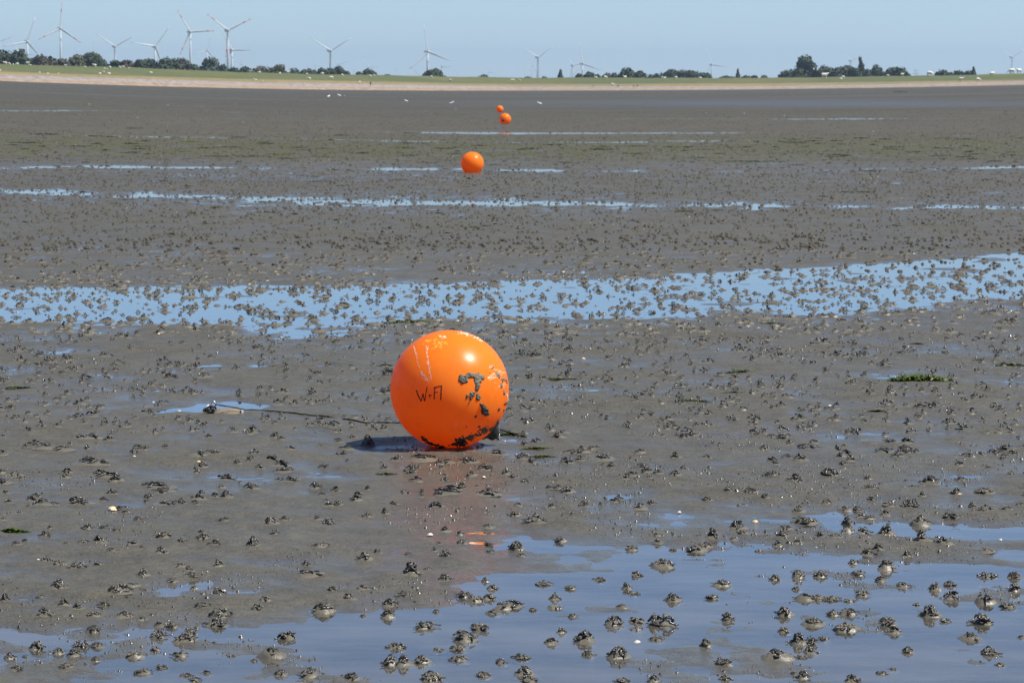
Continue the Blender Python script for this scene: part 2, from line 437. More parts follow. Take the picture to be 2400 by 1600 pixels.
sheet('farmland', [(dC + 45, 0 * zC + 0.1), (dC + 60, 0 * zC + 0.3), (0 * dC + 1500, 0 * zC + 0.3), (0 * dC + 4000, 0 * zC + 0.3), (0 * dC + 12500 * np.cos(thd), 0 * zC + 0.3)], M_FARM)

def dike_point(u, v):
    """the spot on the dike or its crest that shows at column u, row v"""
    a = (u - 1200) / FPX; d0 = float(dshore(u)); i = lambda arr: float(np.interp(u, ud, arr))
    pts = [(d0, i(zE)), (d0 + DOFF[1], i(zS)), (d0 + DOFF[2], i(zD))] + [(float(np.interp(u, ud, m_[0])), float(np.interp(u, ud, m_[1]))) for m_ in mids] + [(d0 + DOFF[3], i(zC))]
    best = pts[-1]
    for (d1, z1), (d2, z2) in zip(pts[:-1], pts[1:]):
        v1, v2 = VH + FPX * (H - z1) / d1, VH + FPX * (H - z2) / d2
        if v <= v1 and v >= v2:
            t = (v1 - v) / max(v1 - v2, 1e-6); best = (d1 + (d2 - d1) * t, z1 + (z2 - z1) * t); break
    return (a * best[0], best[0], best[1])

# ------------------------------------------------------------------ worm casts
TWIN = []
def cast_mesh(k):
    rng = random.Random(100 + k); mb = MB()
    Rr, Hh = 0.5, 0.52 + 0.25 * rng.random(); light = []     # unit cast: about 1 wide
    TWIN.append(rng.random() > 0.6)
    lumps = [(0, 0, 1.0)] if not TWIN[-1] else [(-0.26, 0, 0.85), (0.28, 0.08, 0.72)]
    for s_ in range(17):
        lx, ly, lh = rng.choice(lumps)
        rho = Rr * math.sqrt(rng.random()) * 0.92; an = rng.random() * 6.283; head = rng.random() * 6.283
        turn = rng.uniform(-1.0, 1.0); x, y = lx + rho * math.cos(an) * 1.1, ly + rho * math.sin(an); pts = []
        top = Hh * lh * rng.uniform(0.35, 1.25)
        for q in range(rng.randint(5, 9)):
            d2 = min(((x - lx) ** 2 + (y - ly) ** 2) / (Rr * Rr), 1.25)
            pts.append((x, y, max(top * (1 - 0.8 * d2) + 0.07 * rng.uniform(-1, 1), -0.12 - 0.1 * d2)))
            head += turn + rng.uniform(-0.6, 0.6)
            x += 0.105 * math.cos(head); y += 0.105 * math.sin(head)
        r0 = rng.uniform(0.05, 0.095); f0 = len(mb.f)
        mb.tube(pts, [r0 * (0.55 if q in (0, len(pts) - 1) else rng.uniform(0.8, 1.15)) for q in range(len(pts))], 5)
        if rng.random() < 0.22: light += range(f0, len(mb.f))
    # core
    n = 9; V = [(0, 0, Hh * 0.4)]; F = []
    for q in range(3):
        rr_ = 0.17 * (q + 1)
        for j in range(n):
            an = 6.283 * j / n; V.append((rr_ * math.cos(an), rr_ * math.sin(an), Hh * 0.45 * (1 - (rr_ / 0.56) ** 2) * rng.uniform(0.6, 1.1) - 0.06))
    for j in range(n): F.append((0, 1 + j, 1 + (j + 1) % n))
    for q in range(2):
        for j in range(n):
            a, b = 1 + q * n + j, 1 + q * n + (j + 1) % n; F.append((a, a + n, b + n, b))
    f0 = len(mb.f); mb.add(V, F); light += range(f0, len(mb.f))
    me = mb.mesh('worm_cast', M_CAST); me.materials.append(M_TANMUD)
    for f in light: me.polygons[f].material_index = 1
    return me

def coil_light(k, strands=7, steps=4):
    rng = random.Random(900 + k); mb = MB()
    for s_ in range(strands):
        rho = 0.40 * math.sqrt(rng.random()); an = rng.random() * 6.283; head = rng.random() * 6.283; turn = rng.uniform(-1, 1)
        x, y = rho * math.cos(an) * 1.2, rho * math.sin(an); pts = []; top = rng.uniform(0.2, 0.75)
        for q in range(steps):
            d2 = min((x * x / 1.4 + y * y) * 4, 1.2)
            pts.append((x, y, max(top * (1 - 0.85 * d2) + 0.08 * rng.uniform(-1, 1), -0.03))); head += turn + rng.uniform(-.5, .5)
            x += 0.12 * math.cos(head); y += 0.12 * math.sin(head)
        r0 = rng.uniform(0.07, 0.12); mb.tube(pts, [r0 * (0.6 if q in (0, steps - 1) else 1.05) for q in range(steps)], 4, True)
    return mb.mesh('coil_light', M_CAST)
def mound_mesh(k, n=16, rad=(0.15, 0.32, 0.48, 0.64, 0.8, 1.05)):
    rng = random.Random(300 + k); V = [(0, 0, 0.36)]; F = []
    w = [rng.uniform(0.55, 1.35) for _ in range(n)]
    for r_ in rad:
        for j in range(n):
            an = 6.283 * j / n; ww = 1 + (0.5 * (w[j] + w[(j + 1) % n]) - 1) * 0.7
            z = 0.36 * max(0, 1 - (r_ / 0.92) ** 2) - (0.13 if r_ > 1.0 else 0)
            V.append((r_ * ww * math.cos(an), r_ * ww * math.sin(an), z + 0.07 * rng.uniform(-1, 1) * (r_ < 0.9)))
    for j in range(n): F.append((0, 1 + j, 1 + (j + 1) % n))
    for q in range(len(rad) - 1):
        for j in range(n):
            a, b = 1 + q * n + j, 1 + q * n + (j + 1) % n; F.append((a, a + n, b + n, b))
    mb = MB(); mb.add(V, F); me = mb.mesh('mound', M_TANMUD)
    a_ = me.attributes.new('wet', 'FLOAT', 'POINT'); a_.data.foreach_set('value', np.full(len(me.vertices), 0.65, np.float32)); return me

CASTS = [cast_mesh(k) for k in range(16)]
MOUNDS = [mound_mesh(k) for k in range(6)]
C3 = "130,35,40 25,80,50 600,130,80 735,120,90 800,150,60 945,70,70 865,15,60 1125,190,100 310,170,80 340,130,40 110,245,80 170,210,60 450,240,40 575,235,80 680,230,110 905,250,80 765,295,80 975,285,50 1105,310,90 1250,230,70 1385,175,70 1400,215,90 1480,245,80 1545,80,80 1740,260,110 1865,105,110 1960,85,70 2180,70,70 2265,90,80 2220,260,100 1890,180,60 320,355,90 410,385,100 525,405,100 675,385,80 1240,395,80 1300,420,60 1500,395,90 1320,460,80 1185,490,90 980,455,80 400,545,120 280,600,80 915,535,80 985,550,60 825,585,130 1500,580,130 1335,530,50 2110,380,70 2150,455,150 30,635,80 435,655,100 530,690,90 715,655,80 300,730,130 645,735,90 860,735,110 975,760,70 1090,790,80 1180,795,80 1395,680,100 1825,640,80 1775,685,100 1520,730,130 1490,785,120 640,830,100 1300,820,70 2230,690,140 2290,560,90 1085,865,90 1280,895,120 250,945,110 555,930,90 665,930,110 400,975,90 505,995,90 60,1010,80 170,1000,40 650,1030,60 920,1000,90 1065,955,60 1240,995,90 110,1100,110 450,1090,100 985,1110,100 1110,1075,80 1420,1110,80 1280,1130,80 1340,1165,80 1870,1000,150 1750,1030,50 1980,870,120 2130,1130,120 1930,1125,90"
C4 = "180,50,70 300,30,60 1195,30,100 715,140,80 820,160,60 1010,120,90 1340,90,160 830,230,90 1015,230,60 670,240,40 640,280,50 1205,260,110 250,295,70 460,300,60 715,320,80 1025,280,60 170,345,110 1240,310,50 1510,205,80 2170,180,60 2180,220,70 2000,260,90 2290,265,70 480,445,140 600,410,50 715,475,100 990,480,50 1040,530,80 430,590,90 150,550,90 45,615,90 840,590,80 915,615,100 1015,600,90 1150,660,170 1040,700,90 1320,680,70 1470,665,80 1470,600,80 1390,500,110 1580,530,80 1780,470,90 2035,440,90 2220,375,130 1965,530,70 2010,565,80 2285,610,110 335,650,110 150,720,60 320,725,110 655,690,60 1590,725,50 1935,665,80 1880,775,130 2040,760,110 2040,810,80 2210,780,150 570,800,120 950,810,130 380,935,110 850,880,180 670,955,80 800,1020,110 800,950,110 1450,905,110 1515,830,80 1680,890,140 2170,880,100 1240,1010,110 1100,1040,90 1700,985,90 1910,1000,150 340,1050,110 430,1055,110 550,1035,110 975,1130,110 1260,1120,120 620,1150,140 70,1160,130 1290,1165,120 1930,1170,100 2150,1170,90"
C5 = "620,60,90 780,95,100 1015,60,150 1285,80,70 1300,155,80 1365,115,50 1710,100,130 2270,45,60 1920,80,70 2085,170,120 1890,180,90 1650,200,60 570,220,70 880,195,40 990,250,70 405,250,50 470,180,90 315,175,60 175,225,80 1120,285,80 1205,285,70 1300,220,60 1420,270,120 1570,275,110 800,300,90 840,370,140 905,370,60 1850,345,120 1640,385,110 2000,265,70 2070,310,90 2245,300,80 2330,260,60 1140,380,80 1230,335,80 1295,350,70 1400,320,80 380,410,130 415,450,90 205,480,100 355,490,60 715,425,90 800,520,80 950,475,80 1055,475,80 1250,440,80 1410,450,120 1140,430,90 100,560,140 160,540,110 660,530,60 690,480,80 1280,590,90 1350,570,90 1650,520,110 1800,535,110 2100,575,100 1550,610,80 1175,650,60 1215,730,80 1405,690,110 1370,770,90 645,760,80 800,745,100 950,740,90 275,800,120 785,830,70 205,890,100 850,895,120 930,895,110 1030,900,120 1145,910,80 1240,870,80 1520,810,100 1745,830,100 1845,800,90 1860,895,110 2095,740,100 2290,745,110 2290,840,90 2090,920,120 1620,935,60 2240,950,100 710,1005,110 1040,1005,80 1150,1000,100 1710,1010,130 1810,1050,80 2060,1060,150 900,1070,130 1130,1110,130 1420,1070,120 1460,1125,110 700,1120,90 310,1040,100 800,1200,110 890,1200,110 970,1170,80 880,1265,90 820,1300,80 650,1310,150 160,1220,80 285,1350,110 1990,1170,120 1555,1260,100 2120,1270,120 2200,1350,70 1450,1380,70 1380,1410,70 830,1440,90 300,1450,90 1170,1460,110 2340,1160,60"
near = []
ORD = {}
NTH = ['leftmost', 'second from left', 'third from left', 'fourth from left', 'fifth from left', 'sixth from left', 'seventh from left', 'eighth from left', 'ninth from left', 'tenth from left', 'eleventh from left', 'twelfth from left']
def order_labels(table, single):
    for ph, lst in table.items():
        lst.sort(key=lambda q: q[0]); n_ = len(lst)
        for k, (_, o_) in enumerate(lst):
            o_['label'] = single(ph) if n_ == 1 else f"{NTH[k] if k < 12 else ('rightmost' if k == n_ - 1 else NTH[11])} of the {ph}"
for txt, (ox, oy) in ((C3, (0, 1200)), (C4, (800, 1200)), (C5, (1600, 1100))):
    for it in txt.split():
        a, b, w_ = map(float, it.split(',')); near.append((ox + a / 2.94, oy + b / 2.94, w_ / 2.94))
near.sort(key=lambda q: -q[1] - q[2])
near = near[:300]
rngc = random.Random(5)
taken = []
first = {}
for i, (u, v, w_) in enumerate(near):
    x, y = ground(u, v); d = math.hypot(y, H)
    y += 0.012
    wm = w_ * d / FPX * 0.82
    za, ha, pa, _, _ = mud(np.array([x]), np.array([y]), True); z = max(float(za[0]), -0.005); flood = float(ha[0]) < 0.0015
    taken.append((x, y, wm))
    cols = ('left edge', 'far left', 'left', 'left of centre', 'right of centre', 'right', 'far right', 'right edge')
    zone = cols[min(7, max(0, int(u // 300)))]
    row = 'nearest' if v > 1500 else 'near' if v > 1400 else 'middle' if v > 1300 else 'back'
    size = 'large' if w_ > 37 else 'small' if w_ < 24 else 'mid sized'
    hz = min(wm * 0.62, 0.032) * rngc.choice((0.6, 0.8, 1.0, 1.3)); flat = hz < 0.40 * wm
    form = 'flat' if flat else 'tall'
    if size == 'mid sized': size = 'medium'
    ph = f"{size} {form} worm casts {'in water' if flood else 'on mud'}, {row} row, {zone}"
    wm *= 1.14 if flood else 1.0; cw = wm * 0.80; mh = min(0.30 * wm, 0.017) * rngc.uniform(0.7, 1.1) * (1.2 if flood else 0.7)
    o = link('worm_cast', CASTS[i % 16], None, (x, y, z + mh * 0.62), None, 'worm cast', ph)
    ORD.setdefault(ph, []).append((u, o))
    o.rotation_euler = (0, 0, rngc.random() * 6.283); o.scale = (cw * (1.15 if w_ > 40 else 1.0), cw, hz)
    m_ = link('mound', MOUNDS[i % 6], o, (0, 0, -0.62 * mh / hz))
    m_.rotation_euler = (0, 0, rngc.random() * 6.283); m_.scale = (0.95 * rngc.uniform(0.8, 1.3), 0.95 * rngc.uniform(0.75, 1.1), mh / (0.36 * hz))

order_labels(ORD, lambda p_: 'only ' + p_.replace('worm casts', 'worm cast'))

# the many further out, as one mass
def scatter(r0, r1, dens, half=R(11.3)):
    area = half * (r1 * r1 - r0 * r0); n = int(area * dens)
    r_ = np.sqrt(RNG.uniform(r0 * r0, r1 * r1, n)); t_ = RNG.uniform(-half, half, n)
    return r_ * np.sin(t_), r_ * np.cos(t_)
def lump(nr, ns, rng, rough):
    V = [(0, 0, rng.uniform(0.4, 1.0))]; F = []
    for q in range(nr):
        r_ = 0.5 * (q + 1) / nr * 1.1
        for j in range(ns):
            an = 6.283 * (j + 0.5 * (q % 2)) / ns
            V.append((r_ * math.cos(an) * rng.uniform(0.8, 1.2), r_ * math.sin(an) * rng.uniform(0.8, 1.2),
                      max(0, 1 - (r_ / 0.56) ** 3) ** 0.6 * rng.uniform(1 - rough * 1.1, 1.1) - (0.1 if q == nr - 1 else 0)))
    for j in range(ns): F.append((0, 1 + j, 1 + (j + 1) % ns, 1 + (j + 1) % ns))
    for q in range(nr - 1):
        for j in range(ns):
            a, b = 1 + q * ns + j, 1 + q * ns + (j + 1) % ns
            F.append((a, a + ns, b + ns, b + ns)); F.append((a, b + ns, b, b))
    F = [f[:3] for f in F]
    return np.array(V), np.array(F)
def compact(mesh):
    n = len(mesh.vertices); V = np.zeros(n * 3, np.float32); mesh.vertices.foreach_get('co', V)
    mesh.calc_loop_triangles(); F = np.zeros(len(mesh.loop_triangles) * 3, np.int32); mesh.loop_triangles.foreach_get('vertices', F)
    return V.reshape(-1, 3), F.reshape(-1, 3)
def mass(variants, x, y, z, sx, sy, sz):
    VS, FS = [], []; off = 0
    pick = RNG.integers(0, len(variants), len(x)); ang = RNG.uniform(0, 6.283, len(x))
    for k, (V, F) in enumerate(variants):
        s_ = np.nonzero(pick == k)[0]
        if not len(s_): continue
        c, sn = np.cos(ang[s_])[:, None], np.sin(ang[s_])[:, None]
        px, py = V[None, :, 0] * sx[s_][:, None], V[None, :, 1] * sy[s_][:, None]
        P = np.stack([px * c - py * sn + x[s_][:, None], px * sn + py * c + y[s_][:, None], V[None, :, 2] * sz[s_][:, None] + z[s_][:, None]], -1)
        VS.append(P.reshape(-1, 3)); FS.append((F[None] + (np.arange(len(s_)) * len(V))[:, None, None]).reshape(-1, 3) + off); off += P.shape[0] * P.shape[1]
    return np.concatenate(VS), np.concatenate(FS)
lr = random.Random(9)
lum_hi = [lump(4, 8, lr, 0.75) for _ in range(10)]
lum_lo = [lump(3, 6, lr, 0.7) for _ in range(10)]
lum_xx = [lump(2, 5, lr, 0.5) for _ in range(6)]
coil_lo = []
for k in range(8):
    m_ = coil_light(60 + k, 12, 6); coil_lo.append(compact(m_)); bpy.data.meshes.remove(m_)
mound_lo = []; coil_mid = []
for k in range(8):
    m_ = mound_mesh(40 + k, 9, (0.36, 0.72, 1.05)); mound_lo.append(compact(m_)); bpy.data.meshes.remove(m_)
for k in range(10):
    m_ = coil_light(k); coil_mid.append(compact(m_)); bpy.data.meshes.remove(m_)
VA, FA, MA = [], [], []
def put(VF, m_):
    off = sum(len(a) for a in VA); VA.append(VF[0]); FA.append(VF[1] + off); MA.append(np.full(len(VF[1]), m_))
BALL_U, BALL_V = 1054, 1048
bx, by = ground(BALL_U, BALL_V)
def patchy(x, y, thr): return (noise(x / 0.5, y / 0.6, 91) + 0.7 * noise(x / 0.16, y / 0.2, 92)) > thr
def scatter_side(r0, r1, dens, m_=4.0):
    n = int((r1 - r0) * 2 * m_ * dens); y = RNG.uniform(r0, r1, n); e_ = RNG.uniform(0, m_, n) ** 1.0
    return RNG.choice((-1, 1), n) * (0.1995 * y + e_), y
for (r0, r1, dens, kind_) in ((7.0, 13.0, 36, 'coil'), (13.0, 24.5, 56, 'mid'), (17.5, 25.0, 6, 'pool'), (24.5, 30.0, 46, 'hi'), (30.0, 52.0, 40, 'lo'), (52.0, 90.0, 8, 'xx'), (90.0, 170.0, 2.5, 'xx'), (6.5, 30.0, 20, 'side_hi'), (30.0, 52.0, 20, 'side_lo')):
    side = kind_.startswith('side'); kind_ = kind_.replace('side_', '')
    x, y = scatter_side(r0, r1, dens) if side else scatter(r0, r1, dens)
    keep = patchy(x, y, -0.55)
    u_, v_ = proj(x, y, zbase(x, y))
    if kind_ == 'coil':
        lo_v = np.where(u_ > 1600, 1100, 1200)
        keep &= ~((v_ > lo_v) & (u_ > -5) & (u_ < 2405))
    keep &= np.hypot(x - bx, y - by) > 0.30
    keep &= ~((np.abs(u_ - 520) < 130) & (np.abs(v_ - 958) < 22))
    if kind_ == 'pool': keep = mud(x, y, True)[1] < 0.002
    # thinned out just in front of the long pool and beyond it
    keep &= RNG.uniform(0, 1, len(x)) < np.interp(v_, [200, 330, 560, 640, 660, 760, 900, 1700], [.75, .9, 1, .6, .9, .9, 1, 1])
    x, y = x[keep], y[keep]
    z = np.maximum(mud(x, y), zbase(x, y) - 0.006)
    base = np.clip(RNG.lognormal(math.log(0.034), 0.45, len(x)), 0.012, 0.095)
    mh = np.minimum(0.32 * base, 0.014) * RNG.uniform(0.5, 1.1, len(x)); U = lambda a_, b_: RNG.uniform(a_, b_, len(x))
    if kind_ == 'coil':
        put(mass(coil_lo, x, y, z + 0.7 * mh, base * 0.85, base * U(0.55, 0.85), np.minimum(base, 0.036) * U(0.35, 0.75)), 0)
        put(mass(mound_lo, x, y, z, base * 0.85, base * 0.75, 0.7 * mh / 0.36), 1)
    elif kind_ in ('mid', 'pool'):
        base *= 0.80 if kind_ == 'mid' else 0.95
        put(mass(coil_mid, x, y, z + 0.6 * mh, base * 0.95, base * U(0.6, 0.95), np.minimum(base, 0.045) * U(0.4, 0.95)), 0)
        fl = np.where((v_[keep] > 590) & (v_[keep] < 790), 1.35, 0.8); put(mass(mound_lo, x, y, z, base * fl * 0.95, base * fl * U(0.6, 0.9), mh / 0.36 * np.where(fl > 1.2, 1.3, 0.6)), 1)
    elif kind_ == 'hi':
        base *= 0.85
        put(mass(lum_hi, x, y, z + 0.6 * mh, base * 1.1, base * 0.9, np.minimum(base, 0.045) * U(0.3, 0.6)), 2)
        fl = np.where((v_[keep] > 590) & (v_[keep] < 790), 1.3, 0.6); put(mass(mound_lo, x, y, z, base * fl, base * fl * U(0.6, 0.9), mh / 0.36 * np.where(fl > 1.2, 1.0, 0.45)), 1)
    elif kind_ == 'lo':
        base *= 0.78
        put(mass(lum_lo, x, y, z + 0.001, base * 1.1, base * 0.9, np.minimum(base, 0.045) * U(0.3, 0.65)), 2)
    else:
        base *= 1.35
        put(mass(lum_xx, x, y, z, base * 1.2, base, np.minimum(base, 0.05) * U(0.2, 0.5)), 2)
crV, crF, off = [], [], 0
for (r0, r1, dens) in ((7.0, 13.0, 1000), (13.0, 24.0, 200)):
    x, y = scatter(r0, r1, dens); kp = (noise(x / 0.35, y / 0.5, 95) + 0.8 * noise(x / 1.3, y / 1.6, 96)) > 0.15; x, y = x[kp], y[kp]
    zz, hh_, _, _, _ = mud(x, y, True); kp = hh_ > -0.002; x, y, zz = x[kp], y[kp], zz[kp]
    sz_ = RNG.lognormal(math.log(0.0042), 0.45, len(x)) * (1 if r0 < 10 else 1.5)
    a_, b_ = mass(lum_xx, x, y, zz - 0.0005, sz_ * 1.3, sz_, sz_ * RNG.uniform(0.4, 0.9, len(x))); crV.append(a_); crF.append(b_ + off); off += len(a_)
link('mud_crumbs', np_mesh('mud_crumbs', np.concatenate(crV), np.concatenate(crF), M_CAST), label='countless tiny dark mud crumbs sprinkled over the wet mud', cat='mud crumbs', kind='stuff')
me = np_mesh('worm_casts', np.concatenate(VA), np.concatenate(FA), [M_CAST, M_TANMUD, M_CASTF], True, np.concatenate(MA))
link('worm_casts', me, label='countless small dark worm casts covering the grey mud to the far bank', cat='worm casts', kind='stuff')

# ------------------------------------------------------------------ buoys
def orange_material():
    m = Mat('orange_plastic'); P = m.pos(obj=True)
    n1 = m.noise(P, 5.0, 4, 0.6); n2 = m.noise(m.pos((30, 30, 4), obj=True), 1.0, 4, 0.65); n3 = m.noise(P, 9.0, 5, 0.7)
    c = m.mix(m.ramp(n1, 0.35, 0.7), (1.0, 0.275, 0.018), (1.0, 0.32, 0.034))
    c = m.mix(m.math('MULTIPLY', m.ramp(n2, 0.62, 0.80), 0.22), c, (0.85, 0.42, 0.30))
    c = m.mix(m.math('MULTIPLY', m.ramp(n3, 0.60, 0.78), 0.35), c, (0.62, 0.095, 0.015))
    n4 = m.noise(m.pos((7, 7, 3.5), obj=True), 1.0, 6, 0.75)
    c = m.mix(m.math('MULTIPLY', m.ramp(n4, 0.52, 0.74), 0.30), c, (0.50, 0.20, 0.07))
    m.bsdf(c, m.ramp(n3, 0.3, 0.7, 0.26, 0.38), 0.30, 0, m.bump(n2, 0.0006, 0.4)); pr = m.out.inputs[0].links[0].from_node
    tl = m.n('ShaderNodeBsdfTranslucent'); m.l(c, tl.inputs['Color']); mx = m.n('ShaderNodeMixShader'); mx.inputs[0].default_value = 0.50   # thin inflated shell lets light through
    m.l(pr.outputs[0], mx.inputs[1]); m.l(tl.outputs[0], mx.inputs[2]); m.l(mx.outputs[0], m.out.inputs[0]); return m.m
M_ORANGE = orange_material()
M_BLACK = simple('black_rubber', (0.010, 0.010, 0.011), (0.028, 0.027, 0.025), 20, 0.5, 0.4, bump=0.002)
M_INK = simple('marker_ink', (0.016, 0.006, 0.004), (0.05, 0.012, 0.006), 40, 0.6, 0.3)
M_SCUFF = simple('scuffed_plastic', (0.92, 0.36, 0.16), (0.90, 0.58, 0.44), 60, 0.7, 0.2)
M_YELLOW = simple('rubbed_yellow', (0.92, 0.30, 0.03), (0.92, 0.40, 0.07), 30, 0.5, 0.3)
M_CRUST = simple('drying_mud', (0.070, 0.062, 0.045), (0.20, 0.18, 0.135), 45, 0.8, 0.25, bump=0.006)
M_CRUSTD = simple('wet_black_mud', (0.022, 0.018, 0.014), (0.060, 0.050, 0.036), 45, 0.45, 0.5, bump=0.005)
M_ROPE = simple('dark_rope', (0.022, 0.020, 0.016), (0.075, 0.065, 0.05), 120, 0.8, 0.3, bump=0.002)
M_STEEL = simple('worn_steel', (0.35, 0.35, 0.36), (0.75, 0.75, 0.76), 60, 0.28, 0.5, 0.9)
M_WHITE = simple('white_plastic', (0.75, 0.75, 0.74), (0.85, 0.85, 0.84), 30, 0.5, 0.4)

def sphere(Rb):
    nr, nc = 72, 96; V = []
    for i in range(nr + 1):
        a = math.pi * i / nr
        for j in range(nc): V.append((Rb * math.sin(a) * math.cos(6.2831853 * j / nc), Rb * math.sin(a) * math.sin(6.2831853 * j / nc), Rb * math.cos(a)))
    return np.array(V), grid_faces(nr + 1, nc, True)
def buoy(name, x, y, z, Rb, label, neck_dir, group=None):
    e = link(name, None, None, (x, y, z), label, 'buoy', group); e.empty_display_size = 0.1
    V, F = sphere(Rb); V = V + np.array((0, 0, Rb))
    b = link('float_ball', np_mesh('float_ball', V, F, M_ORANGE), e)
    nd = Vector(neck_dir).normalized(); k = Rb / 0.261
    mtx = Matrix.Translation(Vector((0, 0, Rb)) + nd * (Rb * 0.94)) @ nd.to_track_quat('Z', 'Y').to_matrix().to_4x4()
    mb = MB(); mb.lathe([(0.060 * k, 0), (0.054 * k, 0.016 * k), (0.034 * k, 0.026 * k), (0.026 * k, 0.048 * k), (0.020 * k, 0.053 * k)], 20, mtx)
    tor = []
    for q in range(13):
        a = math.pi * q / 12; tor.append(mtx @ Vector((0.016 * k * math.cos(a), 0, 0.050 * k + 0.016 * k * math.sin(a))))
    mb.tube(tor, 0.005 * k, 8)
    link('neck', mb.mesh('neck', M_BLACK), e)
    return e
RB = 0.2625 * math.hypot(by, H - 0.26) / math.hypot(12.58, 1.34)
RB = 139.0 * (by * CP - (0.26 - H) * SP) / FPX
B0 = buoy('buoy', bx, by, -0.004, RB, 'large orange ball buoy in the foreground with handwriting and mud stains', (0.69, 0.10, -0.72), 'orange buoys lying on the mud')

# local frame of the near ball: (a, b) across and up its front as seen from the camera side
fdir = Vector((bx, by, RB - H)).normalized()                 # from the eye to the ball
rgt = fdir.cross(Vector((0, 0, 1))).normalized(); upv = rgt.cross(fdir)
def onball(a, b, lift=0.0):
    q = max(0.0, 1 - a * a - b * b); n = (rgt * a + upv * b - fdir * math.sqrt(q)).normalized()
    return Vector((0, 0, RB)) + n * (RB + lift)
def cp(x, y): return ((x - 1106) / 606.0, (742 - y) / 606.0)
def stroke(mb, pts, w, lift=0.0007, seed=0, ragged=0.25, sub=5):
    rng = random.Random(seed); P = []
    for (p, q) in zip(pts[:-1], pts[1:]):
        for k in range(sub): P.append((p[0] + (q[0] - p[0]) * k / sub, p[1] + (q[1] - p[1]) * k / sub))
    P.append(pts[-1]); V = []; F = []
    for k, p in enumerate(P):
        q0, q1 = P[max(k - 1, 0)], P[min(k + 1, len(P) - 1)]
        dx, dy = q1[0] - q0[0], q1[1] - q0[1]; L = math.hypot(dx, dy) or 1; nx, ny = -dy / L, dx / L
        ww = w * (1 + ragged * rng.uniform(-1, 1)) * (0.6 if k in (0, len(P) - 1) else 1)
        for s_ in (-1, 1):
            V.append(onball(*cp(p[0] + nx * ww * s_, p[1] + ny * ww * s_), lift))
    for k in range(len(P) - 1): F.append((2 * k, 2 * k + 2, 2 * k + 3, 2 * k + 1))
    mb.add(V, F)
ink = MB()
for i, (pts, w_) in enumerate(((([772, 748], [790, 800], [822, 862]), 4.5), (([820, 862], [836, 800], [842, 780]), 3.5), (([838, 785], [858, 862]), 4.5), (([857, 862], [868, 790], [882, 716]), 3.5),
        (([903, 785], [911, 838]), 2.6), (([892, 806], [930, 800]), 3.2), (([962, 724], [953, 780], [951, 844]), 4.0), (([945, 726], [985, 716], [1032, 705]), 4.5), (([951, 776], [992, 766]), 3.5), (([1026, 706], [1021, 780], [1016, 852]), 4.5))):
    stroke(ink, [tuple(p) for p in pts], w_ * 1.3, 0.0008, i)
link('handwriting', ink.mesh('handwriting', M_INK), B0)
def speckle_line(pts, n, spread, wmin, wmax, seed, name, mat):
    mb = MB()
    rng = random.Random(seed); seg = list(zip(pts[:-1], pts[1:])); Ls = [math.dist(*s_) for s_ in seg]
    for _ in range(n):
        k = rng.choices(range(len(seg)), Ls)[0]; t = rng.random(); (x0, y0), (x1, y1) = seg[k]
        x, y = x0 + (x1 - x0) * t + rng.gauss(0, spread), y0 + (y1 - y0) * t + rng.gauss(0, spread)
        dx, dy = (x1 - x0) / Ls[k], (y1 - y0) / Ls[k]; L = rng.uniform(8, 32)
        stroke(mb, [(x, y), (x + dx * L, y + dy * L)], rng.uniform(wmin, wmax), 0.0006 + 0.0003 * rng.random(), rng.random(), 0.5, 2)
    link(name, mb.mesh(name, mat), B0)
speckle_line([(738, 295), (770, 400), (800, 520), (830, 595), (880, 645)], 60, 5, 1.2, 3.6, 1, 'scuff', M_SCUFF)
speckle_line([(880, 300), (882, 420), (900, 520), (918, 620)], 60, 6, 1.2, 4.0, 2, 'scuff', M_SCUFF)
speckle_line([(800, 590), (860, 620), (890, 650)], 18, 12, 1.5, 4, 3, 'scuff', M_SCUFF)
speckle_line([(1000, 205), (1060, 215)], 14, 14, 2, 5, 4, 'scuff', M_SCUFF)
speckle_line([(1170, 160), (1260, 170), (1420, 245)], 50, 8, 1.5, 4, 5, 'scuff', M_SCUFF)
speckle_line([(1480, 640), (1560, 600), (1650, 560)], 40, 16, 1.5, 5, 6, 'scuff', M_SCUFF)
speckle_line([(1500, 500), (1550, 540)], 12, 10, 1.5, 3, 7, 'scuff', M_SCUFF)
speckle_line([(1560, 720), (1670, 690)], 16, 16, 1, 3, 8, 'scuff', M_SCUFF)
speckle_line([(1690, 760), (1705, 900), (1640, 1060)], 40, 7, 1.5, 4, 9, 'scuff', M_SCUFF)
speckle_line([(1150, 1120), (1240, 1060), (1330, 1110)], 10, 20, 1, 2.5, 10, 'scuff', M_SCUFF)
speckle_line([(830, 250), (960, 265), (1080, 290)], 34, 16, 2.5, 6, 21, 'rubbed_patch', M_YELLOW)
speckle_line([(930, 330), (1010, 300)], 14, 14, 2, 5, 22, 'rubbed_patch', M_YELLOW)

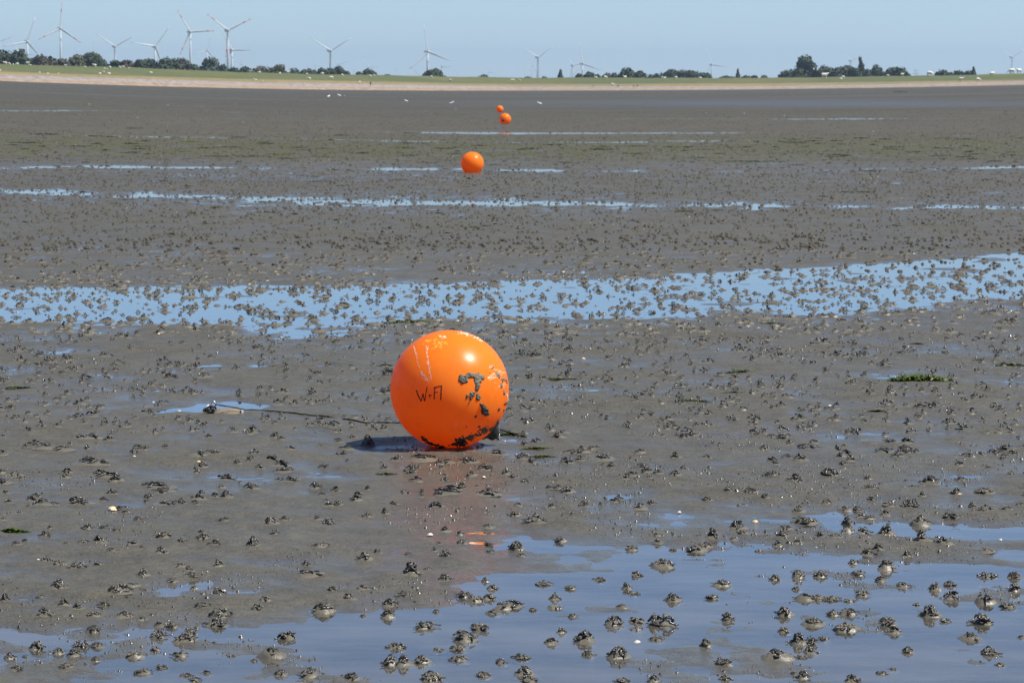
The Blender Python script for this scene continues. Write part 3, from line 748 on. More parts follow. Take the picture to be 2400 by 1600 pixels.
def crust(blobs, mat, thick, seed, thr=0.0, amp=0.5, step=7.0, fine=26.0):
    """a raised crust of mud over the ball: blobs are (x, y, rx, ry, angle)"""
    xs = [b[0] for b in blobs]; ys = [b[1] for b in blobs]; m = max(max(b[2], b[3]) for b in blobs) * 1.6
    gx = np.arange(min(xs) - m, max(xs) + m, step); gy = np.arange(min(ys) - m, max(ys) + m, step)
    GX, GY = np.meshgrid(gx, gy); val = np.full(GX.shape, -9.0)
    for (x, y, rx, ry, an) in blobs:
        c, s_ = math.cos(R(an)), math.sin(R(an)); dx, dy = GX - x, GY - y
        val = np.maximum(val, 1 - np.hypot((dx * c + dy * s_) / rx, (-dx * s_ + dy * c) / ry))
    val = val + amp * fbm(GX / fine, GY / fine, seed, 3) - thr
    A, B = (GX - 1106) / 606.0, (742 - GY) / 606.0
    val = np.where(A * A + B * B < 0.992, val, -1)
    ok = val > 0; idx = -np.ones(GX.shape, int); V = []; F = []
    tex = 0.75 + 0.5 * noise(GX / 9.0, GY / 9.0, seed + 5)
    def vid(i, j):
        if idx[i, j] < 0:
            idx[i, j] = len(V); t = np.clip(val[i, j] * 3.5, 0, 1)
            V.append(onball(A[i, j], B[i, j], thick * t * tex[i, j] if t > 0 else -0.001))
        return idx[i, j]
    for i in range(GX.shape[0] - 1):
        for j in range(GX.shape[1] - 1):
            if (int(ok[i, j]) + int(ok[i + 1, j]) + int(ok[i, j + 1]) + int(ok[i + 1, j + 1])) >= 2 and (A[i, j] ** 2 + B[i, j] ** 2) < 0.985:
                F.append((vid(i, j), vid(i + 1, j), vid(i + 1, j + 1), vid(i, j + 1)))
    if not F: return
    mb = MB(); mb.add(V, F); return link('mud_crust', mb.mesh('mud_crust', mat, True), B0)
crust([(1245, 640, 55, 42, 30), (1330, 600, 60, 26, 0), (1390, 640, 48, 60, 20), (1385, 715, 28, 50, 10), (1420, 630, 40, 28, 0)], M_CRUST, 0.007, 201, 0.02, 0.4)
crust([(1335, 790, 26, 40, 20), (1395, 825, 26, 45, -5), (1280, 815, 10, 28, 5), (1318, 835, 12, 20, 0), (1302, 880, 10, 9, 0)], M_CRUST, 0.005, 202, 0.08, 0.6, 6)
crust([(1460, 960, 38, 70, -28), (1424, 900, 14, 24, -20)], M_CRUSTD, 0.008, 203, 0.1, 0.4)
crust([(1595, 595, 28, 36, -20), (1645, 640, 22, 30, 30), (1628, 705, 14, 24, 0), (1660, 770, 16, 36, -25), (1682, 660, 12, 30, 0), (1510, 575, 9, 9, 0), (1545, 520, 14, 20, 30)], M_CRUST, 0.004, 204, 0.16, 1.0, 4, 12)
crust([(1670, 890, 28, 16, -30), (1605, 945, 14, 22, 30), (1372, 1010, 18, 26, 20), (1275, 1118, 8, 10, 0), (1400, 1118, 18, 12, 0), (1495, 1055, 7, 7, 0), (1660, 960, 8, 14, 0)], M_CRUSTD, 0.003, 205, 0.22, 0.6, 5)
crust([(1600, 1090, 60, 26, -40), (1545, 1145, 46, 30, -30), (1455, 1160, 62, 30, -20), (1400, 1200, 40, 16, -20), (1650, 1050, 14, 40, 25), (1490, 1222, 22, 13, -20)], M_CRUSTD, 0.004, 206, 0.20, 1.2, 4, 12)
crust([(1310, 1230, 52, 36, -15), (1215, 1270, 80, 42, -25), (1150, 1300, 60, 20, 0), (1230, 1300, 70, 22, -10), (1350, 1205, 50, 12, -20)], M_CRUSTD, 0.004, 207, 0.18, 1.1, 4, 13)
crust([(900, 1285, 70, 20, 25), (960, 1305, 70, 16, 12), (850, 1245, 40, 22, 35), (1010, 1325, 50, 10, 5)], M_CRUSTD, 0.003, 208, 0.2, 1.1, 4, 12)

def far_buoy(u, v, wpx, sunk, label, nd):
    x, y = ground(u, v + sunk); d = y * CP + H * SP; Rb = wpx / 2 * d / FPX
    zb = float(zbase(np.array([x]), np.array([y]))[0])
    return buoy('buoy', x, y, zb - sunk * d / FPX * 1.0, Rb, label, nd, 'orange buoys lying on the mud')
far_buoy(1107, 402, 54, 4, 'second nearest orange ball buoy, sunk a little into the mud near a green weed patch', (-0.6, 0.5, -0.5))
far_buoy(1184, 292, 27.5, 0.5, 'reddish orange ball buoy far out, lower and larger of the distant pair', (-0.35, -0.9, -0.2))
far_buoy(1171.5, 264, 17, 0.3, 'smallest and farthest orange ball buoy, upper left of the distant pair', (0.3, 0.9, -0.2))

# ------------------------------------------------------------------ mooring: rope, shackle, block
def gp(u, v, z=None):
    x, y = ground(u, v, 0.006)
    if z is None: z = mud1(x, y) + 0.004
    return Vector((x, y, z))
pts = [gp(506, 972, 0.058), gp(540, 970, 0.042), gp(575, 969, 0.026), gp(625, 966, 0.016), gp(680, 969), gp(730, 974), gp(770, 978), gp(795, 981, 0.002), gp(812, 983), gp(835, 987), gp(860, 991), gp(900, 993), gp(945, 996), gp(1010, 1000), gp(1080, 1006)]
rr_ = random.Random(3); fine_pts = []
for a, b in zip(pts[:-1], pts[1:]):
    for k in range(6):
        q = a.lerp(b, k / 6); fine_pts.append(q + Vector((0, rr_.uniform(-.004, .004), rr_.uniform(-.0012, .0012))))
mb = MB(); mb.tube(fine_pts, [0.0036 * rr_.uniform(0.8, 1.25) for _ in fine_pts], 7)
link('mooring_rope', mb.mesh('mooring_rope', M_ROPE), label='thin dark mooring rope running over the mud from shackle to large buoy', cat='rope')
mb = MB(); pts = [gp(1150, 1008, 0.02), gp(1172, 1010, 0.014), gp(1195, 1016, 0.012), gp(1215, 1020, 0.010), gp(1232, 1023, 0.008)]
mb.tube(pts, [0.004, 0.005, 0.004, 0.005, 0.007], 7)
link('rope_tail', mb.mesh('rope_tail', M_ROPE), label='short dark rope end with green weed right behind the large buoy', cat='rope')
mb = MB(); q = [gp(1168, 1016, 0.085), gp(1170, 1024, 0.05), gp(1171, 1034, 0.012), gp(1185, 1034, 0.008), gp(1200, 1030, 0.008)]
mb.tube(q, 0.0012, 5)
link('wire', mb.mesh('wire', M_STEEL), label='thin pale wire at the black neck of the large buoy', cat='wire')

ax_, ay_ = ground(497, 974); az_ = max(mud1(ax_, ay_), 0.0) + 0.012
sh = link('mooring_shackle', None, None, (ax_, ay_, az_), 'steel shackle ring with dark loops on the half buried block', 'shackle'); sh.empty_display_size = .05
K = ay_ / FPX                        # metres per photo pixel there
def loc(px, pz, py=0.0): return Vector((px * K, py, pz * K))
mb = MB(); mb.tube([loc(-3.5, 0), loc(-3.5, 10), loc(-2, 19), loc(2, 24), (loc(6, 22)), loc(8.5, 15), loc(9, 7), loc(8.5, 0)], 0.0042, 8)
link('shackle_bow', mb.mesh('shackle_bow', M_STEEL), sh)
mb = MB(); mb.tube([loc(-18, 5, -.01), loc(-12, 10, -.012), loc(-6.5, 15, -.012)], 0.0052, 8, flat=0.6)
link('steel_strip', mb.mesh('steel_strip', M_WHITE), sh)
mb = MB()
for (cx, cz, rx, rz, py) in ((-8, 3, 11, 4, -.008), (-3, 5, 12, 6, .004), (-6, 4, 8, 8, .012), (2, 5, 7, 6, -.012), (-10, 2, 9, 3, -.02)):
    mb.tube([loc(cx + rx * math.cos(6.283 * k / 12), cz + rz * math.sin(6.283 * k / 12), py + .008 * math.sin(k * 1.7)) for k in range(13)], 0.0045, 6, False)
link('rope_loops', mb.mesh('rope_loops', M_BLACK), sh)
M_WOOD = simple('weathered_block', (0.085, 0.075, 0.055), (0.20, 0.16, 0.11), 22, 0.7, 0.3, bump=0.006)
xs, ys = ground(515, 972); mb = MB(); nB = 14; V = []; F = []
bl = random.Random(2)
for i in range(nB + 1):
    for j in range(7):
        t, s_ = i / nB * 2 - 1, j / 6 * 2 - 1
        z = 0.019 * max(0, 1 - abs(t) ** 5) * (1 - abs(s_) ** 3) + 0.002 * bl.uniform(-1, 1) + 0.009 * t * (1 - abs(s_) ** 2) - 0.006
        V.append((t * 0.105, s_ * 0.10, z))
for i in range(nB):
    for j in range(6): F.append((i * 7 + j, (i + 1) * 7 + j, (i + 1) * 7 + j + 1, i * 7 + j + 1))
mb.add(V, F)
blk = link('anchor_block', mb.mesh('anchor_block', M_WOOD), None, (xs, ys + 0.05, max(mud1(xs, ys), 0) - 0.004), 'half buried brownish anchor block with a pale end in the small puddle', 'anchor block')
mb = MB(); mb.box((0.108, -0.03, 0.006), (0.010, 0.05, 0.022), Matrix.Rotation(R(8), 3, 'Z')); link('pale_end', mb.mesh('pale_end', M_WHITE, False), blk)

# ------------------------------------------------------------------ green weed
def weed_mat(name, c1, c2):
    m = Mat(name); n = m.noise(m.pos(), 30.0, 3, 0.6)
    m.bsdf(m.mix(m.ramp(n, 0.3, 0.7), c1, c2), 0.45, 0.4); return m.m
M_WEED = weed_mat('green_weed', (0.026, 0.048, 0.005), (0.056, 0.086, 0.010))
M_OLIVE = weed_mat('olive_weed', (0.0462, 0.0554, 0.0101), (0.0840, 0.0907, 0.0202))
def weed_tris(x, y, hw, hd, hz, n, leaf, rng):
    V = []; F = []
    ph = rng.random() * 6.28
    for k in range(n):
        a = rng.random() * 6.283; q = rng.random() ** 0.6; wob = 1 + 0.35 * math.sin(3 * a + ph) + 0.2 * math.sin(7 * a + ph * 2)
        px, py = x + hw * q * wob * math.cos(a), y + hd * q * wob * math.sin(a)
        h = hz * (1 - 0.75 * q) * rng.uniform(0.3, 1.0)
        an = rng.random() * 6.283; L = leaf * rng.uniform(0.6, 1.5); wd = L * rng.uniform(0.25, 0.6)
        dx, dy = math.cos(an) * L, math.sin(an) * L; nx, ny = -math.sin(an) * wd, math.cos(an) * wd
        b = len(V)
        V += [(px - dx * .5 - nx * .5, py - dy * .5 - ny * .5, h * 0.3), (px - nx, py - ny, h + hz * rng.uniform(-.2, .3)), (px + dx * .5, py + dy * .5, h * rng.uniform(.2, .9)), (px + nx, py + ny, h + hz * rng.uniform(-.3, .2))]
        F.append((b, b + 1, b + 2, b + 3))
    return V, F
wr = random.Random(12)
near_weed = [(2150, 895, 150, 32, 'large vivid green weed mat on the right of the mudflat', M_WEED), (2366, 858, 72, 18, 'green weed mat at the far right edge of the picture', M_WEED),
    (2290, 847, 30, 8, 'tiny green weed tuft left of the mat at the right edge', M_WEED), (1740, 876, 82, 13, 'bright green curved strip of weed between the large buoy and the large weed mat', M_WEED),
    (1310, 892, 80, 8, 'olive weed patch just right of the large buoy', M_OLIVE), (1810, 760, 72, 10, 'olive weed patch just below the long pool on the right', M_OLIVE),
    (975, 755, 190, 16, 'long olive weed bank at the edge of the pool behind the large buoy', M_OLIVE), (28, 1250, 62, 26, 'dark green weed clump on the mud at the lower left edge', M_WEED),
    (38, 912, 76, 9, 'flat olive weed patch at the left edge level with the large buoy', M_OLIVE), (1722, 926, 50, 7, 'small green weed patch below the curved strip of weed', M_WEED),
    (1618, 944, 92, 7, 'thin olive weed streak on the mud right of the buoy', M_OLIVE), (905, 1114, 40, 8, 'small olive weed scrap in front of the large buoy shadow', M_OLIVE),
    (1200, 1019, 66, 15, 'green weed tangled on the rope end behind the large buoy', M_WEED), (1262, 1056, 66, 8, 'upper of two thin olive weed strands right of the buoy base', M_OLIVE),
    (1272, 1072, 52, 6, 'lower of two thin olive weed strands right of the buoy base', M_OLIVE), (2058, 969, 40, 9, 'small olive weed scrap below left of the large weed mat', M_OLIVE),
    (905, 862, 34, 9, 'small olive weed scrap touching the left side of the large buoy', M_OLIVE), (2150, 809, 30, 6, 'small olive weed scrap above the large weed mat', M_OLIVE)]
for (u, v, w_, h_, lab, mt) in near_weed:
    x, y = ground(u, v); k = y / FPX; hw = w_ * k / 2 * 0.85; n = int(40 + w_ * 3.5)
    hd = min(hw * 0.55, max(h_ * 0.9 * y * y / (H * FPX) / 2, 0.03)); hz = max(h_ * 0.42 * k, 0.007)
    V, F = weed_tris(0, 0, hw, hd, hz, n, 0.022, wr); mb = MB(); mb.add(V, F)
    link('weed_patch', mb.mesh('weed_patch', mt), None, (x, y, mud1(x, y)), lab, 'seaweed', 'green weed patches on the mud')
far_weed = [(100, 330, 110), (225, 331, 70), (340, 337, 80), (40, 347, 60), (420, 361, 50), (510, 371, 80), (300, 364, 60), (180, 353, 50), (590, 371, 90), (670, 375, 50), (700, 350, 60), (760, 352, 50), (845, 362, 50), (870, 360, 60), (960, 367, 50), (1000, 383, 40), (1165, 388, 60), (740, 428, 60), (880, 428, 60), (930, 424, 45), (105, 479, 25), (270, 480, 35), (410, 476, 60), (500, 487, 80), (630, 499, 90), (690, 503, 40), (1105, 537, 50), (1160, 515, 50), (1490, 345, 60), (1570, 347, 60), (1325, 383, 50), (1750, 381, 170), (1650, 372, 90), (1920, 358, 90), (2020, 331, 40), (1890, 336, 50), (2200, 370, 50), (2290, 367, 50), (2010, 453, 130), (1790, 411, 40), (2030, 403, 60), (1600, 498, 60), (2110, 217, 40), (310, 303, 60), (1290, 341, 80), (1420, 352, 50), (1240, 350, 40), (2100, 350, 60), (1960, 366, 40)]
V, F = [], []
for (u, v, w_) in far_weed + [(wr.uniform(0, 2400), wr.gauss(353, 15), wr.uniform(15, 55)) for _ in range(90)] + [(wr.uniform(0, 2400), wr.uniform(400, 560), wr.uniform(10, 30)) for _ in range(40)]:
    x, y = ground(u, v)
    if v < 330:
        for _ in range(4):
            zb = float(zbase(np.array([x]), np.array([y]))[0]); x, y = ground(u, v, zb)
    k = y / FPX; hw = w_ * k / 2
    a, b = weed_tris(0, 0, hw, min(hw * 0.6, 0.5), 2.4 * k, int(20 + w_ * 1.0), 0.035 + 0.0006 * y, wr)
    z = mud1(x, y); o = len(V); V += [(p[0] + x, p[1] + y, p[2] + z) for p in a]; F += [tuple(i + o for i in f) for f in b]
mb = MB(); mb.add(V, F)
link('distant_weed', mb.mesh('distant_weed', M_OLIVE), label='thin scattered olive weed streaks on the far mudflat', cat='seaweed', kind='stuff')

# ------------------------------------------------------------------ shells
M_SHELL = simple('pale_shell', (0.48, 0.42, 0.33), (0.66, 0.61, 0.53), 60, 0.5, 0.4, bump=0.001)
M_SHELLT = simple('tan_shell', (0.50, 0.34, 0.16), (0.68, 0.52, 0.30), 60, 0.5, 0.4, bump=0.001)
def shell_mesh(k, mat):
    n, m_ = 15, 6; V = []; F = []; rng = random.Random(k)
    for i in range(n):
        a = -1.45 + 2.9 * i / (n - 1)
        for j in range(m_ + 1):
            t = j / m_; L = math.cos(a * 0.62) * (1 + 0.02 * (-1) ** i)
            V.append((math.sin(a) * t * L * 0.62, math.cos(a) * t * L - 0.5, 0.34 * math.sin(math.pi * min(1, t * 0.85 + 0.1)) * math.cos(a * 0.9) + 0.012 * (-1) ** i * t))
    for i in range(n - 1):
        for j in range(m_): F.append((i * (m_ + 1) + j, (i + 1) * (m_ + 1) + j, (i + 1) * (m_ + 1) + j + 1, i * (m_ + 1) + j + 1))
    mb = MB(); mb.add(V, F); me = mb.mesh('shell', mat); return me
SH = [shell_mesh(1, M_SHELL), shell_mesh(2, M_SHELLT)]
shells = [(265, 1199, 26, 1, 'tan cockle shell lying on the mud at left, largest of the shells'), (466, 1089, 11, 1, 'small tan shell on the mud left of the buoy shadow'), (315, 1077, 8, 0, 'tiny white shell far left of the buoy shadow'),
    (1134, 1126, 10, 0, 'tiny white shell in the reflection below the large buoy'), (1008, 1259, 18, 0, 'flat white shell on the mud below the large buoy'), (1493, 1503, 20, 0, 'cream cockle shell standing in the foreground water, lower right of middle'),
    (1770, 1226, 15, 1, 'tan round shell at the edge of the foreground water on the right'), (1592, 1203, 12, 0, 'small white shell on the mud right of the buoy reflection'), (90, 1321, 8, 0, 'tiny white shell beside a worm cast at the lower left'),
    (525, 1386, 9, 0, 'white shell chip on a tall worm cast at the lower left'), (2345, 1268, 9, 0, 'tiny white shell on the mud at the right edge'), (1945, 958, 11, 0, 'white shell chip on the mud below the large weed mat'),
    (1367, 842, 10, 1, 'tan shell on the mud right of and above the large buoy'), (1073, 757, 8, 0, 'tiny white shell at the pool edge above the large buoy'), (372, 789, 8, 0, 'tiny white shell below the long pool on the left'),
    (420, 966, 9, 1, 'small tan shell beside the mooring puddle'), (360, 945, 6, 0, 'tiny white shell above the mooring puddle'), (1210, 940, 6, 0, 'tiny white shell right beside the large buoy')]
for (u, v, w_, kd, lab) in shells:
    x, y = ground(u, v); s_ = w_ * y / FPX
    o = link('shell', SH[kd], None, (x, y, mud1(x, y) + 0.004), lab, 'shell', 'shells on the mud')
    o.scale = (s_, s_ * 0.9, s_ * 0.9); o.rotation_euler = (R(wr.uniform(-12, 12)), R(wr.uniform(-10, 10)), wr.uniform(0, 6.28))
sv = [compact(SH[0])]
n = 170; us, vs_ = RNG.uniform(0, 2400, n), RNG.uniform(250, 660, n) 
gx_, gy_ = ground(us, vs_); s_ = RNG.uniform(1.0, 2.6, n) * gy_ / FPX * 1.2
VF = mass(sv, gx_, gy_, mud(gx_, gy_) + s_ * 0.35, s_, s_, s_)
link('shell_fragments', np_mesh('shell_fragments', VF[0], VF[1], M_SHELL), label='countless tiny white shell fragments strewn over the far mud', cat='shells', kind='stuff')

# ------------------------------------------------------------------ trees behind the dike
def leaf_mat(name, c1, c2):
    m = Mat(name); n = m.noise(m.pos(), 0.9, 3, 0.6); oi = m.n('ShaderNodeObjectInfo').outputs['Random']
    m.bsdf(m.mix(m.ramp(n, 0.3, 0.7), c1, c2), 0.7, 0.25); return m.m
M_LEAF = [leaf_mat('leaves_dark', (0.016, 0.030, 0.012), (0.036, 0.055, 0.022)), leaf_mat('leaves_olive', (0.042, 0.046, 0.020), (0.066, 0.066, 0.030)), leaf_mat('leaves_bluish', (0.022, 0.038, 0.024), (0.038, 0.058, 0.034)), leaf_mat('leaves_brownish', (0.038, 0.036, 0.022), (0.056, 0.050, 0.032))]
M_BARK = simple('bark', (0.05, 0.04, 0.03), (0.09, 0.075, 0.06), 4, 0.9, 0.2)
KIND = {'r': 'round', 'c': 'conifer', 'p': 'poplar'}
def tree(u, vtop, wpx, mat, shape, label, group, seed):
    rng = random.Random(seed); d = float(dshore(u)) + rng.uniform(150, 260); k = d / FPX
    x = (u - 1200) * k; base = 0.3; top = H + (VH - vtop) * k; Ht = top - base; hw = wpx * k / 2 * (1.5 if shape == 'r' else 1.15)
    vis = max(top - (H + (VH - float(prof(P_CREST, u))) * k), 1.0)     # what rises over the crest
    e = link('tree' if shape != 'c' else 'conifer', None, None, (x, d, base), label, 'tree', group); e.empty_display_size = 1
    mb = MB(); mb.tube([(0, 0, -0.3), (rng.uniform(-.2, .2), 0, Ht * 0.35), (rng.uniform(-.4, .4), 0, Ht * 0.75)], [0.05 * Ht * .5 + .06, 0.03 * Ht * .5 + .04, 0.05], 7)
    for q in range(4):
        a = rng.random() * 6.283; z0 = Ht * rng.uniform(.25, .5)
        mb.tube([(0, 0, z0), (hw * .5 * math.cos(a), hw * .5 * math.sin(a), z0 + Ht * .25)], [0.05, 0.02], 5)
    link('trunk', mb.mesh('trunk', M_BARK), e)
    lobes = []
    zlow = max(0.12 * Ht, Ht - max(vis * 1.7, hw * 1.5))
    if shape == 'r':
        for q in range(9):
            a = rng.random() * 6.283; q_ = rng.uniform(0.15, 0.62); zz = rng.uniform(0.1, 0.72); s_ = 1 - 0.3 * zz
            rad = hw * rng.uniform(0.34, 0.5)
            lobes.append((hw * q_ * s_ * math.cos(a), hw * q_ * s_ * math.sin(a), zlow + (Ht - zlow) * zz, rad, min(rad, (Ht - zlow) * 0.38)))
        lobes.append((hw * rng.uniform(-.2, .2), 0, Ht - (Ht - zlow) * 0.32, hw * 0.6, (Ht - zlow) * 0.32))
        lobes.append((0, 0, zlow + (Ht - zlow) * 0.3, hw * 0.85, (Ht - zlow) * 0.35))
        for sx_ in (-0.62, 0.6): lobes.append((sx_ * hw, 0, zlow + (Ht - zlow) * rng.uniform(.2, .4), hw * 0.42, (Ht - zlow) * 0.3))
    elif shape == 'c':
        for q in range(7):
            t = q / 6; lobes.append((0, 0, zlow + (Ht - zlow) * (0.1 + 0.8 * t), hw * (1.0 - 0.85 * t), (Ht - zlow) * 0.14))
    else:
        for q in range(8):
            t = q / 7; lobes.append((rng.uniform(-.25, .25) * hw, 0, zlow + (Ht - zlow) * (0.08 + 0.84 * t), hw * (0.75 + 0.35 * math.sin(math.pi * t)) * (1 if t < .8 else .6), (Ht - zlow) * 0.12))
    tot = sum(l[3] * l[3] + l[3] * l[4] for l in lobes); V = []; F = []
    n = int(np.clip(400 + hw * hw * 36 + hw * vis * 36, 450, 2000)); sz = 0.34 + 0.05 * hw
    for _ in range(n):
        l_ = rng.choices(lobes, [q[3] * (q[3] + q[4]) for q in lobes])[0]
        dv = Vector((rng.gauss(0, 1), rng.gauss(0, 1), rng.gauss(0, 1))).normalized(); q = rng.uniform(0.55, 1.05)
        c = Vector((l_[0] + dv.x * l_[3] * q, l_[1] + dv.y * l_[3] * q, l_[2] + dv.z * l_[4] * q))
        nrm = (dv + Vector((rng.uniform(-.8, .8), rng.uniform(-.8, .8), rng.uniform(-.4, .8)))).normalized()
        a_ = nrm.orthogonal().normalized(); b_ = nrm.cross(a_); s_ = sz * rng.uniform(0.6, 1.4); b0 = len(V); ph = rng.random() * 6.28
        for t in range(4): V.append(c + (a_ * math.cos(ph + t * 1.57) + b_ * math.sin(ph + t * 1.57) * 0.75) * s_ + nrm * (0.15 * s_ * (-1) ** t))
        F.append((b0, b0 + 1, b0 + 2, b0 + 3))
    mb = MB(); mb.add(V, F); link('crown', mb.mesh('crown', mat, False), e)
    return e
D_, O_, B_, N_ = M_LEAF
trees = [(-14, 117, 46, D_), (8, 117, 40, D_), (28, 120, 34, D_), (50, 115, 38, D_), (78, 137, 28, D_), (110, 129, 46, N_), (134, 143, 24, D_), (152, 136, 32, O_), (180, 130, 42, O_), (222, 123, 50, D_), (262, 151, 14, D_), (276, 141, 26, D_), (298, 141, 30, N_), (330, 140, 36, D_), (352, 137, 40, D_), (394, 135, 52, D_), (427, 137, 46, N_), (456, 151, 24, D_), (498, 135, 44, B_), (526, 151, 18, B_), (545, 158, 30, D_), (576, 157, 32, D_),
    (604, 160, 26, N_), (622, 155, 48, N_), (652, 151, 34, O_), (690, 161, 32, B_), (716, 162, 40, D_), (738, 164, 24, D_), (755, 160, 24, D_), (776, 160, 32, D_), (796, 155, 26, D_), (810, 167, 22, D_), (843, 169, 16, D_), (871, 163, 40, D_), (913, 174, 18, D_), (1016, 163, 50, D_), (1132, 174, 26, B_),
    (1238, 179, 18, O_), (1276, 179, 14, D_), (1357, 173, 20, D_), (1382, 168, 28, D_), (1400, 174, 18, D_), (1420, 171, 26, N_), (1444, 171, 26, N_), (1468, 159, 34, D_), (1500, 166, 34, D_), (1522, 175, 22, D_), (1545, 170, 30, D_), (1570, 163, 40, D_), (1600, 164, 38, D_), (1626, 165, 40, D_), (1652, 171, 24, D_), (1705, 180, 44, D_), (1742, 178, 30, D_), (1767, 177, 18, D_), (1788, 177, 18, D_),
    (1843, 165, 40, D_), (1868, 160, 30, D_), (1889, 127, 42, D_), (1915, 159, 30, D_), (1928, 153, 32, D_), (1955, 158, 34, D_), (1980, 154, 42, D_), (2000, 158, 26, D_), (2030, 162, 26, D_), (2047, 152, 28, D_), (2064, 167, 24, D_), (2094, 159, 46, D_), (2116, 166, 20, D_), (2203, 164, 36, D_), (2222, 171, 18, D_), (2246, 166, 32, D_), (2266, 166, 26, D_)]
kindname = {id(D_): 'dark green', id(O_): 'olive green', id(B_): 'bluish green', id(N_): 'brownish'}
TORD = {}
for i, (u, vt, w_, mt) in enumerate(trees):
    sec = ('far left' if u < 260 else 'left' if u < 600 else 'left of centre' if u < 1000 else 'centre' if u < 1300 else 'right of centre' if u < 1800 else 'right' if u < 2140 else 'far right')
    tall = 'broad' if w_ >= 38 else 'small' if w_ <= 24 else 'round'
    lab = None; grp = f"{kindname[id(mt)]} {tall} trees behind the dike, {sec} clump"
    if u == 1889: lab, grp = 'tallest round tree rising over the right clump behind the dike', None
    if u == 498: lab = 'lone bluish round tree standing below the small turbine at left'
    if u == 1016: lab = 'lone broad dark bush on the dike line below the middle turbine'
    if lab: grp = None
    e_ = tree(u, vt, w_, mt, 'r', lab, grp, 500 + i)
    if not lab: TORD.setdefault(grp, []).append((u, e_))
order_labels(TORD, lambda p_: 'only ' + p_.replace('trees', 'tree'))
tree(1313, 164, 19, D_, 'c', 'small dark cone shaped tree alone on the dike line right of centre', None, 700)
tree(1727, 162, 15, D_, 'c', 'small pointed dark conifer on the dike line left of the right clump', None, 701)
tree(2013, 135, 13, D_, 'p', 'slim columnar dark poplar in the right clump', None, 702)
tree(2277, 158, 18, D_, 'c', 'pointed dark tree at the right end of the far right clump', None, 703)

# ------------------------------------------------------------------ wind turbines
M_TURB = simple('turbine_white', (0.3956, 0.4042, 0.4128), (0.4472, 0.4558, 0.4644), 0.05, 0.5, 0.3)
M_RED = simple('signal_red', (0.50, 0.05, 0.04), (0.55, 0.06, 0.05), 0.05, 0.5, 0.3)
YAW = R(28)
def blade_section(t, L, k):
    c = (3.9 - 2.9 * t) * k if t > 0.12 else (2.0 + (t / 0.12) * 1.9) * k
    th_ = c * (0.24 if t > 0.12 else 0.55); tw = R(26 - 20 * t)
    return [((math.cos(a) * c * 0.5) * math.cos(tw) - math.sin(a) * th_ * 0.5 * math.sin(tw), (math.cos(a) * c * 0.5) * math.sin(tw) + math.sin(a) * th_ * 0.5 * math.cos(tw), t * L) for a in [2 * math.pi * q / 8 for q in range(8)]]
def loft(secs):
    mb = MB(); V = [p for s_ in secs for p in s_]; F = []
    for k in range(len(secs) - 1):
        for q in range(8): F.append((k * 8 + q, k * 8 + (q + 1) % 8, (k + 1) * 8 + (q + 1) % 8, (k + 1) * 8 + q))
    F.append(tuple(range(7, -1, -1))); F.append(tuple((len(secs) - 1) * 8 + q for q in range(8))); mb.add(V, F); return mb
BL = 41.0
blade_me = loft([blade_section(t, BL, 1) for t in (0.03, 0.08, 0.16, 0.3, 0.5, 0.7, 0.85, 1.0)]).mesh('blade', M_TURB)
def grow(s_, k=1.14):
    cx = sum(p[0] for p in s_) / 8; cy_ = sum(p[1] for p in s_) / 8
    return [((p[0] - cx) * k + cx, (p[1] - cy_) * k + cy_, p[2]) for p in s_]
band_me = loft([grow(blade_section(t, BL, 1)) for t in (0.66, 0.74, 0.80)]).mesh('red_band', M_RED)
tip_me = loft([grow(blade_section(t, BL, 1), 1.2) for t in (0.92, 1.005)]).mesh('red_band', M_RED)
mb = MB(); mb.lathe([(2.3, 0), (2.4, 2.2), (1.9, 4.0), (1.0, 5.0), (0.2, 5.4)], 14, Matrix.Rotation(R(90), 4, 'X')); hub_me = mb.mesh('hub', M_TURB)
mb = MB(); mb.lathe([(1.6, 0.2), (2.6, -1.5), (3.0, -4), (2.6, -7), (1.4, -9.5), (0.3, -10.2)][::-1], 14, Matrix.Rotation(R(90), 4, 'X')); nac_me = mb.mesh('nacelle', M_TURB)
def turbine(hu, hv, Lpx, phase, label, red=False, group='wind turbines behind the dike'):
    d = min(BL * FPX / Lpx, 11000.0); k = Lpx * d / FPX / BL
    x = (hu - 1200) * d / FPX; hz = H + (VH - hv) * d / FPX
    e = link('wind_turbine', None, None, (x, d, 0.2), label, 'wind turbine', group); e.empty_display_size = 5
    mb = MB(); mb.lathe([(2.5 * k, -0.5), (1.9 * k, hz * 0.5), (1.25 * k, hz - 1.5 * k)], 14)
    link('tower', mb.mesh('tower', M_TURB), e, (0, 5.5 * k * math.cos(YAW), 0))
    head_rot = Matrix.Rotation(YAW, 4, 'Z')
    for nm, me_ in (('nacelle', nac_me), ('hub', hub_me)):
        o = link(nm, me_, e, (0, 0, hz)); o.rotation_euler = (0, 0, YAW); o.scale = (k, k, k)
    for b in range(3):
        o = link('blade', blade_me, e)
        M = Matrix.Translation((0, 0, hz)) @ head_rot @ Matrix.Translation((0, -2.2 * k, 0)) @ Matrix.Rotation(R(phase + 120 * b), 4, 'Y') @ Matrix.Scale(k, 4)
        o.matrix_local = M
        if red:
            link('red_band', band_me, o); link('red_band', tip_me, o)
